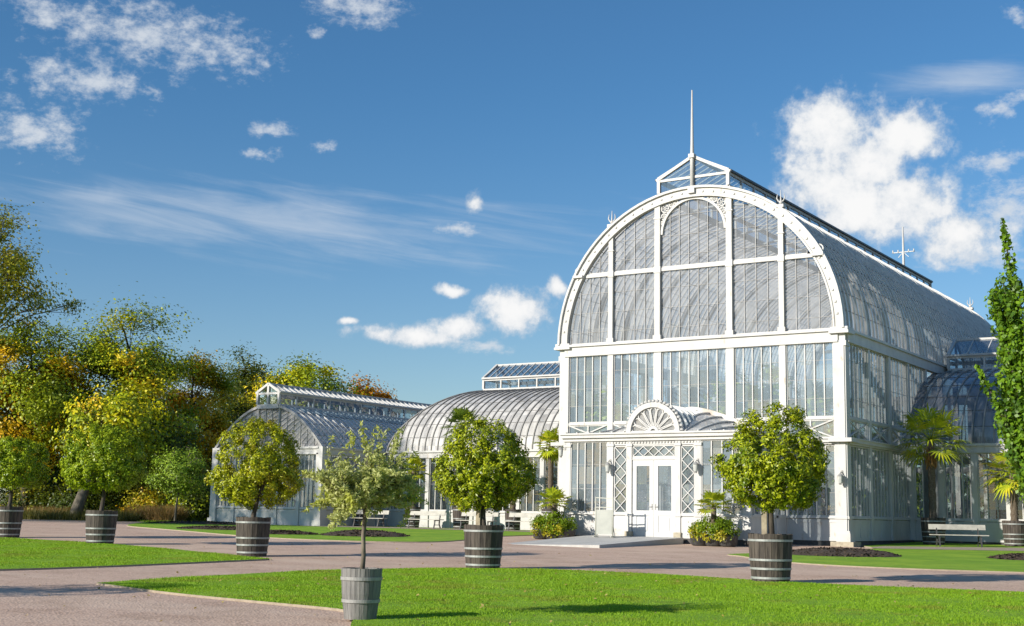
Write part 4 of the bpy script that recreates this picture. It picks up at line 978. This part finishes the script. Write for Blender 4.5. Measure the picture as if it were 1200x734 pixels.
park_tree('park_tree', 'golden orange tree glowing low at the far left', -50.0, 3.0, 11, -50.0, 3.0, 6.6, 3.4, 4.2, 32000, .19, ['torange', 'tgreen'], 64, .35, 75, 1.2, group=BT, split=.5)
park_tree('park_tree', 'narrow orange topped tree in the gap right of the yellow green tree', -50.9, 16.4, 10.8, -50.7, 16.4, 6.9, 2.3, 4.3, 22000, .19, ['torange', 'tgreen'], 65, .3, 55, 1.0, group=BT, split=.8)
park_tree('park_tree', 'deep green tree in shade below the yellow green crown', -44.3, 6.0, 6, -44.3, 6.0, 4.3, 3.6, 2.6, 20000, .19, ['tgreen', 'tdark'], 66, .25, 60, 1.0, group=BT)
park_tree('park_tree', 'dark evergreen tree close left of the pavilion', -53.0, 23.2, 9.0, -52.8, 23.0, 5.0, 2.5, 4.0, 18000, .20, ['tdark', 'tolive'], 67, .3, 65, 1.0, group=BT, split=.7)
park_tree('park_tree', 'young light green tree with a thin pale trunk on the grass by the pavilion', -37.4, 2.9, 3.8, -37.4, 2.9, 2.55, 1.2, 1.3, 9000, .11, ['tfresh'], 68, .06, 40, .55, 'barklight', BT)
park_tree('park_tree', 'old tree with a bent leaning pale trunk behind the dense round clipped tree', -43.9, 1.6, 6, -42.4, 2.8, 5.2, 2.6, 2.0, 6500, .22, ['tgreen', 'tyellow'], 69, .30, 45, 1.0, 'barklight', BT, lean=.5)
park_tree('park_tree', 'grey green loose crowned tree behind the left end of the pavilion', -64.2, 35.2, 13, -63.7, 35.0, 8.4, 3.1, 5.0, 18000, .24, ['tolive', 'tdark'], 70, .4, 65, 1.4)
park_tree('park_tree', 'broad olive green tree rising behind the pavilion lantern', -59.6, 36.6, 13, -59.4, 37.0, 8.3, 4.1, 5.2, 32000, .24, ['tgreen', 'tyellow'], 71, .4, 80, 1.5, split=.62)
park_tree('park_tree', 'small bright orange tree top showing above the pavilion roof', -58.6, 43.8, 11.8, -58.6, 43.8, 9.6, 2.7, 2.5, 15000, .24, ['orangeleaf'], 72, .3, 45, 1.1)
for i_, (x_, y_, h_, r_c, lab_, m_) in enumerate(((-66, 17, 9.5, 4.2, 'dark green tree deep in the left wood behind the yellow green crown', ['tgreen', 'tdark']), (-60.5, 21.5, 7.4, 3.4, 'dull green tree deep in the left wood behind the orange topped tree', ['tdark', 'tolive']), (-66, 4, 10.5, 4.4, 'shadowy tree deep in the left wood behind the tallest thin tree', ['tdark', 'tgreen']), (-60, -3, 8.5, 4.0, 'bushy green tree at the left end of the wood', ['tgreen', 'tdark']))):
    park_tree('park_tree', lab_, x_, y_, h_, x_, y_, h_ * .52, r_c, h_ * .44, 20000, .24, m_, 400 + i_, .3, 60, 1.4, group=BT, twigs=False)
# trees outside the view that shade the road, the pavilion front and the lawn corner
park_tree('park_tree', 'park tree beyond the left edge whose shade crosses the far road', -52, -23, 13, -52, -23, 8.0, 5.0, 4.4, 9000, .30, ['tgreen'], 73, .4, 60, 1.5, group=BT, twigs=False)
park_tree('park_tree', 'park tree beyond the left edge that shades the pavilion front', -44, -25, 20, -44, -25, 13.4, 5.0, 5.0, 11000, .30, ['tolive'], 74, .4, 50, 1.4, group=BT, twigs=False)
def park_shrub(x, y, rx, h, label, mats, seed, n=3800, size=.17, split=.6):
    g = np.random.default_rng(seed); t = empty('park_shrub', (x, y, G(x, y))); tag(t, label, 'shrub', 'shrubs along the edge of the left wood')
    mb = MB()
    for q in range(6): a = q * 1.05; mb.tube([(0, 0, 0), (rx * .3 * math.cos(a), rx * .3 * math.sin(a), h * .45), (rx * .6 * math.cos(a), rx * .6 * math.sin(a), h * .8)], [.05, .035, .01], 5)
    mb.obj('stem', M['bark'], t)
    nc = 55; u = unit(g.normal(size=(nc, 3))); u[:, 2] = np.abs(u[:, 2]) * 1.0; cc = u * np.array((rx, rx, h * .8)) * (.55 + .45 * g.random((nc, 1)))
    i = g.integers(0, nc, n); p = cc[i] + g.normal(size=(n, 3)) * .22 * rx ** .5; p[:, 2] = np.abs(p[:, 2]) + .04
    leaves_obj('foliage', p, unit(p - (0, 0, h * .3)) + g.normal(size=(n, 3)) * .5 + (0, 0, .3), size, [M[m] for m in mats], t, .6, matidx=(g.random(nc)[i] > split).astype(int) if len(mats) > 1 else None); return t
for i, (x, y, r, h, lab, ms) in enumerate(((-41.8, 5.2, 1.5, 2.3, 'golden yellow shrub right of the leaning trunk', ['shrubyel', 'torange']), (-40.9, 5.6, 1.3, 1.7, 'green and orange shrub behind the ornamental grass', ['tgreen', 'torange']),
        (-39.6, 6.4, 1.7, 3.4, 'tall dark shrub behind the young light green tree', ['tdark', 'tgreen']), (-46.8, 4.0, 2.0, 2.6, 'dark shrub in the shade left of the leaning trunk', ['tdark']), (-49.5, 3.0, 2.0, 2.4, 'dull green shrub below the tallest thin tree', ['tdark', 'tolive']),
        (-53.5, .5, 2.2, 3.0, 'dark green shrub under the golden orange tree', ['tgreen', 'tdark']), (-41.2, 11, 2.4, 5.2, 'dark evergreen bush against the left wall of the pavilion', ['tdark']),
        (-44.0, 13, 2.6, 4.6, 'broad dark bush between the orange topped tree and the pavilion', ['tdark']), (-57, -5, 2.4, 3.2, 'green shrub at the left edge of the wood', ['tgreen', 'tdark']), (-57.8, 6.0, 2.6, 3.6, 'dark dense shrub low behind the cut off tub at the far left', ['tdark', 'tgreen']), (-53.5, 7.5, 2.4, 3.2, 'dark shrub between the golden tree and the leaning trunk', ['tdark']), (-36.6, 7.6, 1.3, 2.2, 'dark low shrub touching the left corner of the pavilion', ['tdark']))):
    park_shrub(x, y, r, h, lab, ms, 200 + i)
# dry grasses and weeds along the edge of the wood
def tufts(name, area, n, hgt, mat, seed, w=.03):
    g = np.random.default_rng(seed); x = g.uniform(area[0], area[1], n); y = g.uniform(area[2], area[3], n)
    if len(area) > 4: y = y + (x - area[0]) * area[4]
    z = np.array([G(a, b) for a, b in zip(x, y)]); a = g.uniform(0, 2 * np.pi, n); h = hgt * (.5 + .7 * g.random(n)); ln = g.normal(size=(n, 2)) * .35 * h[:, None]
    v = np.empty((n, 3, 3)); v[:, 0] = np.stack([x - np.cos(a) * w, y - np.sin(a) * w, z], 1); v[:, 1] = np.stack([x + np.cos(a) * w, y + np.sin(a) * w, z], 1); v[:, 2] = np.stack([x + ln[:, 0], y + ln[:, 1], z + h], 1)
    o = link(bpy.data.objects.new(name, np_mesh(name, v.reshape(-1, 3), 3, [M[mat]]))); o['kind'] = 'stuff'
tufts('verge_grass', (-60, -40.5, -4.5, 0, .33), 26000, .55, 'weed', 301, .02)
tufts('ornamental_grass', (-42.2, -38.6, 3.6, 4.8), 5200, .85, 'straw', 302, .018)
tufts('ornamental_grass', (-50.5, -45, 1.0, 2.6, .1), 3200, .7, 'straw', 303, .018)
tufts('meadow_grass', (-40, -34.6, 2.6, 14), 16000, .10, 'blade', 304, .02)
# far wood closing the view
g = np.random.default_rng(77); n = 60000; a = g.random(n)
x = -115 + 190 * a; y = 62 + 14 * g.random(n) - 22 * (a < .38) * (.38 - a) + 3 * np.sin(x * .4); hmax = 4.2 + 1.6 * np.sin(x * .31) + 1.1 * np.sin(x * .83 + 1)
z = hmax * g.random(n) ** .7
o = leaves_obj('distant_wood', np.stack([x, y, z], 1), g.normal(size=(n, 3)) + (0, -.6, .5), .62, [M['tdark'], M['tgreen']], None, .7, matidx=(np.sin(x * .23) + g.normal(size=n) * .3 > .3).astype(int)); o['kind'] = 'stuff'
# columnar tree at the right edge
t = empty('columnar_tree', (10.33, -17.9, G(10.33, -17.9))); tag(t, 'fresh green columnar tree with upright shoots at the right edge', 'tree')
g = np.random.default_rng(88); mb = MB(); pts = []; nrm = []
BX, BY = .8366, .5478
def up_shoot(x0, z0, x1, z1, off, fat, dens, bend=0):
    """a shoot rising from the stem, given across and along the row"""
    k = 10; q = []
    for i in range(k + 1):
        f = i / k; a = x0 + (x1 - x0) * f ** (1.5 + bend); b = off * f; q.append(np.array((BX * a - BY * b, BY * a + BX * b, z0 + (z1 - z0) * f)))
    mb.tube([tuple(p) for p in q], [.05 * (1 - .88 * i / k) + .004 for i in range(k + 1)], 6)
    n = int((z1 - z0) * dens)
    for i in range(n):
        f = .12 + .88 * g.random(); j = min(int(f * k), k - 1); b = q[j] + (q[j + 1] - q[j]) * (f * k - j); r = fat * (1.45 - f * 1.05) * (.85 + .35 * math.sin(f * 17 + x1 * 9)) * math.sqrt(g.random())
        d = g.normal(size=3) * (1, 1, .8); d /= np.linalg.norm(d); pts.append(b + d * r); nrm.append(d * .8 + g.normal(size=3) * .5 + np.array((-.1, -.25, .35)))
mb.tube([(0, 0, -.05), (.02, 0, 1.2), (.0, .02, 3.0), (.03, 0, 6.2)], [.11, .09, .07, .02], 9)
up_shoot(-.3, 2.4, -.72, 7.55, .0, .22, 190); up_shoot(-.45, 2.6, -1.08, 5.9, -.25, .24, 200, .1); up_shoot(-.5, 2.3, -1.30, 4.45, .15, .22, 200, -.2); up_shoot(-.2, 1.9, -.82, 6.1, .3, .34, 240)
for i in range(36):
    a = g.uniform(-1.0, 1.25); up_shoot(a * .25, g.uniform(1.5, 2.4), a, g.uniform(4.4, 7.3) - .9 * abs(a - .2), g.uniform(-.7, .7), g.uniform(.34, .48), 300)
for i in range(9): up_shoot(-.1, 1.7, g.uniform(-1.0, -.5), g.uniform(3.0, 4.4), g.uniform(-.5, .5), .34, 260, -.5)
mb.obj('trunk', M['bark'], t)
leaves_obj('crown', np.array(pts), np.array(nrm), .098, M['ginkgo'], t, .75)

# ------------------------------------------------------------------ sky, sun
SUN = Vector((-.42 * math.cos(R(22)), -.9075 * math.cos(R(22)), math.sin(R(22)))).normalized()
w = bpy.data.worlds.new('World'); S.world = w; w.use_nodes = True; nt = w.node_tree; nt.nodes.clear()
out = nt.nodes.new('ShaderNodeOutputWorld'); bg = nt.nodes.new('ShaderNodeBackground'); nt.links.new(bg.outputs[0], out.inputs[0])
sky = nt.nodes.new('ShaderNodeTexSky'); sky.sky_type = 'NISHITA'; sky.sun_disc = False; sky.sun_elevation = R(22); sky.sun_rotation = math.atan2(SUN.x, SUN.y)
sky.altitude = 0; sky.air_density = 1.0; sky.dust_density = .3; sky.ozone_density = 3.0
bg.inputs[1].default_value = .088
tc = nt.nodes.new('ShaderNodeTexCoord'); D3 = tc.outputs['Generated']
sx = nd(nt, 'ShaderNodeSeparateXYZ'); nt.links.new(D3, sx.inputs[0])
def mth(op, a, b=None, c=None, clamp=False):
    n = nd(nt, 'ShaderNodeMath', operation=op, use_clamp=clamp)
    for i, v in enumerate((a, b, c)):
        if v is None: continue
        if isinstance(v, (int, float)): n.inputs[i].default_value = v
        else: nt.links.new(v, n.inputs[i])
    return n.outputs[0]
az = mth('ARCTAN2', sx.outputs[0], sx.outputs[1]); el = mth('ARCSINE', sx.outputs[2])
ae = nd(nt, 'ShaderNodeCombineXYZ'); nt.links.new(az, ae.inputs[0]); nt.links.new(el, ae.inputs[1]); AE = ae.outputs[0]
def vscale(v, s):
    m = nd(nt, 'ShaderNodeVectorMath', operation='MULTIPLY'); m.inputs[1].default_value = s; nt.links.new(v, m.inputs[0]); return m.outputs[0]
def blobs(lst, vec):
    res = None
    for a0, e0, wd, hg in lst:
        s = nd(nt, 'ShaderNodeVectorMath', operation='SUBTRACT'); s.inputs[1].default_value = (a0, e0, 0); nt.links.new(vec, s.inputs[0])
        l = nd(nt, 'ShaderNodeVectorMath', operation='LENGTH'); nt.links.new(vscale(s.outputs[0], (1 / wd, 1 / hg, 0)), l.inputs[0])
        v = mth('SUBTRACT', 1.0, l.outputs['Value'])
        res = v if res is None else mth('SMOOTH_MAX', res, v, .25)
    return res
CUM = [(-.3366, .2841, .049, .036), (-.2839, .2781, .040, .024), (-.3404, .247, .050, .040), (-.315, .262, .05, .04), (-.2852, .2291, .048, .034), (-.32, .225, .05, .03), (-.2480, .2056, .042, .026), (-.5765, .153, .034, .020), (-.651, .1338, .055, .010), (-.62, .139, .03, .011), (-.6125, .236, .010, .014), (-.6259, .1674, .016, .006), (-.7018, .1425, .009, .005), (-.5473, .1696, .010, .012)]
ALT = [(-.8661, .3416, .105, .030), (-.9341, .3498, .050, .020), (-.9036, .3043, .070, .024), (-.9398, .267, .050, .028), (-.8022, .3358, .048, .026), (-.7747, .3302, .010, .006), (-.7056, .3749, .055, .016), (-.7346, .3546, .010, .006), (-.7703, .2814, .024, .008), (-.7739, .263, .018, .007), (-.733, .2738, .014, .006), (-.2185, .2914, .020, .010), (-.215, .222, .04, .030), (-.24, .19, .05, .018), (-.19, .30, .03, .010), (-.2245, .2559, .035, .012), (-.6238, .2132, .025, .007), (-.5988, .1267, .032, .007), (-.2001, .3544, .013, .011)]
CIR = [(-.7446, .2135, .30, .036), (-.2403, .3142, .085, .020), (-.83, .085, .04, .02), (-.889, .2222, .06, .010)]
wn = nd(nt, 'ShaderNodeTexNoise'); wn.inputs['Scale'].default_value = 26; wn.inputs['Detail'].default_value = 4; nt.links.new(D3, wn.inputs['Vector'])
wv = nd(nt, 'ShaderNodeVectorMath', operation='SUBTRACT'); wv.inputs[1].default_value = (.5, .5, .5); nt.links.new(wn.outputs['Color'], wv.inputs[0])
wa = nd(nt, 'ShaderNodeVectorMath', operation='ADD'); nt.links.new(AE, wa.inputs[0]); nt.links.new(vscale(wv.outputs[0], (.022, .018, 0)), wa.inputs[1]); AEW = wa.outputs[0]
n1 = noise(nt, D3, 42, 8, .62); n2 = noise(nt, vscale(D3, (1, 1, 1.6)), 70, 7, .65)
cd = mth('ADD', blobs(CUM, AEW), mth('MULTIPLY', mth('SUBTRACT', mth('ADD', mth('MULTIPLY', n1, .7), mth('MULTIPLY', noise(nt, D3, 120, 6, .6), .3)), .5), 2.1)); cum = ramp(nt, cd, .0, .62)
ad = mth('ADD', blobs(ALT, AEW), mth('MULTIPLY', mth('SUBTRACT', n2, .52), 2.6)); alt = mth('MULTIPLY', ramp(nt, ad, .1, 1.25), .86)
rot = nd(nt, 'ShaderNodeVectorRotate', rotation_type='Z_AXIS'); rot.inputs['Angle'].default_value = .12; nt.links.new(AE, rot.inputs['Vector'])
n3 = noise(nt, vscale(rot.outputs[0], (7, 75, 1)), 1.0, 7, .6, .6)
cd2 = mth('ADD', blobs(CIR, AEW), mth('MULTIPLY', mth('SUBTRACT', n3, .5), 2.0)); cir = mth('MULTIPLY', ramp(nt, cd2, .05, 1.35), .55)
# blue of a clear autumn sky
gain = nd(nt, 'ShaderNodeMix'); gain.data_type = 'RGBA'; gain.blend_type = 'MULTIPLY'; gain.inputs[0].default_value = 1.0; nt.links.new(sky.outputs[0], gain.inputs[6]); nt.links.new(mixc(nt, ramp(nt, el, .02, .34), (.90, .98, 1.04), (.54, .90, 1.10)), gain.inputs[7])
base = gain.outputs[2]
shade = ramp(nt, mth('ADD', cd, mth('MULTIPLY', n1, .6)), .2, 1.3)
CW = mixc(nt, shade, (4.8, 5.5, 6.3), (8.4, 8.4, 8.4))
c1 = mixc(nt, cir, base, (5.6, 6.2, 7.0)); c2 = mixc(nt, alt, c1, (6.2, 6.6, 7.1)); c3 = mixc(nt, cum, c2, CW)
nt.links.new(c3, bg.inputs[0])
sl = bpy.data.lights.new('sun', 'SUN'); sl.energy = 4.7; sl.angle = R(.53); sl.color = (1.0, .93, .82)
so = bpy.data.objects.new('sun', sl); COL.objects.link(so); so.rotation_euler = SUN.to_track_quat('Z', 'Y').to_euler(); so.location = (0, -40, 40)

# ------------------------------------------------------------------ camera
cam = bpy.data.cameras.new('camera'); co = bpy.data.objects.new('camera', cam); COL.objects.link(co); S.camera = co
cam.sensor_width = 36; cam.lens = 36 * 1546.6455 / 1200; cam.clip_end = 5000; cam.clip_start = .1
r_ = Vector((.83802089, .5453283, .01838561)); u_ = Vector((.06714999, -.13651353, .98835972)); f_ = Vector((-.54149041, .8270315, .15101997))
co.matrix_world = Matrix(((r_.x, u_.x, -f_.x, EYE[0]), (r_.y, u_.y, -f_.y, EYE[1]), (r_.z, u_.z, -f_.z, EYE[2]), (0, 0, 0, 1)))
vs_ = S.view_settings; vs_.view_transform = 'Standard'; vs_.look = 'None'; vs_.gamma = 1; vs_.use_curve_mapping = False; vs_.exposure = .36
S.render.engine = 'CYCLES'; cy = S.cycles; cy.use_denoising = True
try: cy.denoiser = 'OPENIMAGEDENOISE'
except Exception: pass
cy.max_bounces = 10; cy.transparent_max_bounces = 24; cy.transmission_bounces = 6; cy.diffuse_bounces = 3; cy.glossy_bounces = 3; cy.caustics_reflective = False; cy.caustics_refractive = False
cy.sample_clamp_indirect = 6
